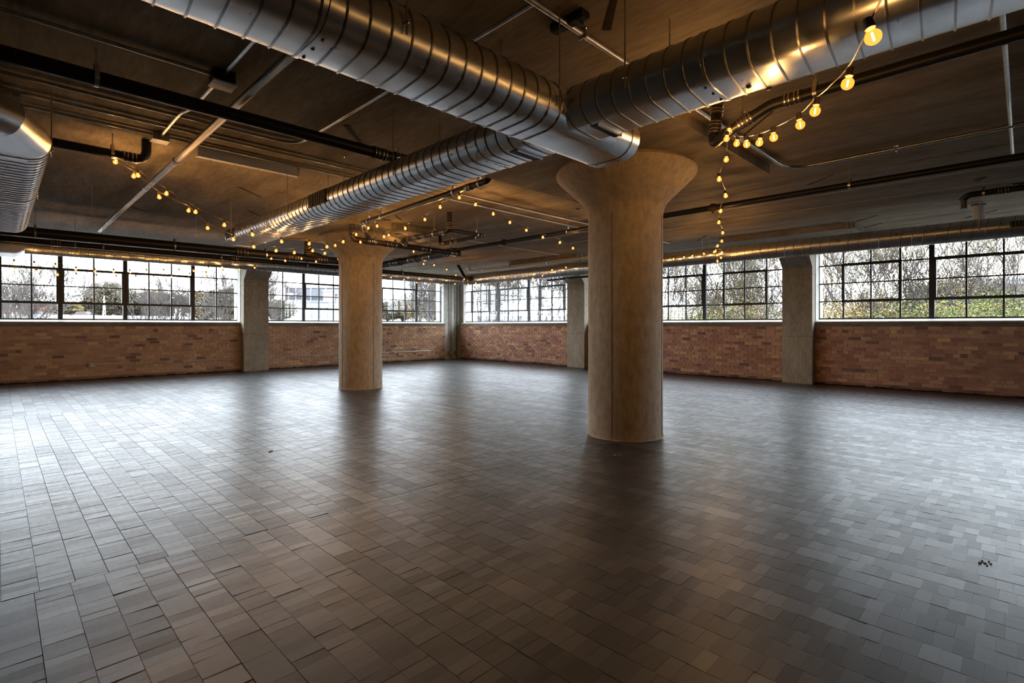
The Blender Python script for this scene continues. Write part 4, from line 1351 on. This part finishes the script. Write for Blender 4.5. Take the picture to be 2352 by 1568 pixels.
block('brick_house', 'red brick house with white windows at the lower left window edge', 'house', -20, 58, 118, 3.1, 7.0, 8, (.20, .085, .06),
      [(.30, .36, .12, .32), (.30, .36, .55, .75), (.58, .66, .12, .32), (.52, .60, .62, .82), (.72, .80, .60, .82), (.72, .82, .12, .34)], (.16, .15, .15))
block('brick_building', 'long low brick building beyond the cars outside the second window', 'building', 62, 292, 124, 3.2, 5.5, 10, (.22, .12, .095),
      [(.08, .12, .2, .5), (.22, .27, .2, .5), (.40, .62, .55, .8), (.72, .76, .2, .5)], (.24, .16, .13), wcol=(.45, .12, .10))
block('office_block', 'distant grey office block with upright fins, left of the far column', 'building', 655, 792, 150, 2, 12.3, 20, (.10, .10, .115),
      [(.03, .97, .78, .86), (.03, .97, .58, .66), (.03, .97, .40, .48)], (.42, .41, .38), fins=8, wcol=(.16, .17, .20))
block('office_block', 'pale end of the distant office block with dark window strip behind the far column', 'building', 742, 800, 140, 2, 10.6, 12, (.42, .37, .31),
      [(.45, .60, .30, .95)], (.4, .4, .38), wcol=(.10, .10, .12))
block('glass_building', 'low pale glass-fronted building in front of the office block', 'building', 640, 800, 105, 2.2, 6.1, 8, (.30, .33, .35),
      [(.02 + .12 * k, .10 + .12 * k, .1, .9) for k in range(8)], (.30, .32, .34), wcol=(.38, .43, .46))
block('low_building', 'long low grey-blue building outside right of the corner', 'building', 1095, 1330, 70, .5, 2.55, 8, (.20, .21, .25),
      [(.12, .17, .1, .7), (.55, .6, .1, .7)], (.32, .33, .36))
block('overpass', 'grey overpass deck with railing lines near the right edge', 'overpass', 2185, 2420, 46, 3.6, 5.1, 5, (.34, .34, .36),
      [(.05, .95, .62, .70), (.05, .95, .30, .36)], (.40, .40, .41), wcol=(.22, .22, .25))

def car(px, d, z, col, label):
    x, y, z = afar(K(px), d, z)
    t = thing('parked_car', label, 'car', (x, y, z))
    t.rotation_euler = (0, 0, -PI / 4)
    def put(nm, m, mat):
        o = bpy.data.objects.new(nm, m.mesh(nm, mat))
        COL.objects.link(o)
        o.parent = t
    put('body', MB().prism([(-2.1, .3), (2.1, .3), (2.15, .75), (1.3, .9), (-1.9, .95), (-2.15, .8)], 'y', -.85, .85, col), M['facade'])
    put('cabin', MB().prism([(-1.6, .93), (1.1, .9), (.5, 1.4), (-1.1, 1.42)], 'y', -.75, .75, (.12, .13, .15)), M['facade'])
    for a in (-1.3, 1.3):
        for s in (-.86, .80):
            put('wheel', MB().tube([(a, s, .32), (a, s + .06, .32)], .32, 12), M['pipe_black'])
for (px, d, z, col, lab) in [(302, 92, 2.2, (.75, .75, .75), 'white parked car outside the third window, nearest the wide mullion'), (322, 94, 2.3, (.60, .61, .64), 'silver parked car right of the white one'),
                             (240, 98, 2.5, (.78, .78, .78), 'white parked car at the foot of the big rounded tree'), (92, 100, 2.6, (.72, .73, .75), 'pale parked car in front of the leftmost brick house'),
                             (196, 100, 2.6, (.45, .08, .07), 'red parked car left of the mast')]:
    car(px, d, z, col, lab)
x, y, z = afar(K(235), 84, 1.8)
t = thing('lattice_mast', 'pale lattice mast standing in front of the big rounded tree', 'mast', (x, y, z))
for dx, dy in ((0, 0), (.5, 0), (.25, .4)):
    MB().tube([(x + dx, y + dy, z), (x + .25, y + .15, z + 4.4)], .05, 5).build('leg', M['box_grey'], t)
for k in range(6):
    MB().tube([(x, y, z + .6 * k), (x + .5, y, z + .6 * k + .6)], .03, 4).build('brace', M['box_grey'], t)
x, y, z = afar(K(400.5), 40, 1.5)
for k, (px, lab) in enumerate(((404.5, 'tall dark oval sign board with pale face outside the third window, left one'), (414, 'tall dark oval sign board with pale face outside the third window, right one'))):
    x, y, z = afar(K(px), 40, 2.0)
    t = thing('oval_sign', lab, 'sign', (x, y, z), 'oval sign boards')
    e = [(.15 * math.cos(2 * PI * i / 20), .62 * math.sin(2 * PI * i / 20) + .2) for i in range(20)]
    for nm, sc, off, mat in (('board', 1.0, 0, M['steel_black']), ('face', .72, -.06, M['white_trim'])):
        m = MB().prism([(a * sc, (b_ - .2) * sc + .2) for a, b_ in e], 'y', off - .04, off + .04)
        o = bpy.data.objects.new(nm, m.mesh(nm, mat))
        COL.objects.link(o)
        o.parent = t
    o = bpy.data.objects.new('post', MB().tube([(0, .05, -4), (0, .05, .2)], .05, 6).mesh('post', M['steel_black']))
    COL.objects.link(o)
    o.parent = t
    t.rotation_euler = (0, 0, -PI / 4)

# small things lying on the floor
t = thing('wood_chip', 'tiny dark wood chip on the floor in front of the far column', 'wood chip', (2.01, 5.51, 0.001))
MB().prism([(1.985, 5.50), (2.03, 5.53), (2.025, 5.545), (1.98, 5.515)], 'z', 0.001, 0.008).build('chip', M['pipe_black'], t)
t = thing('floor_disc', 'small pale round metal disc set in the floor before the near column', 'floor cap', (4.43, 2.91, 0.0))
MB().lathe([(0.036, -0.004), (0.036, 0.0018), (0.030, 0.0026)], 4.43, 2.91, 24).build('disc', M['clamp'], t)
t = thing('block_splinters', 'crumbled dark chips in a damaged floor block at the right', 'splinters', (3.83, 0.157, 0.001))
for k, (dx, dy, sz) in enumerate(((0, 0, .014), (.022, .012, .010), (-.02, .02, .012), (.01, -.024, .009), (-.032, -.01, .008), (.035, -.015, .007))):
    a = k * 1.1
    MB().prism([(3.83 + dx + sz * math.cos(a + q), 0.157 + dy + sz * .6 * math.sin(a + q)) for q in (0, 1.3, 2.6, 4.1, 5.2)], 'z', 0.0005, 0.004 + .001 * (k % 3)).build('chip', M['pipe_black'], t)
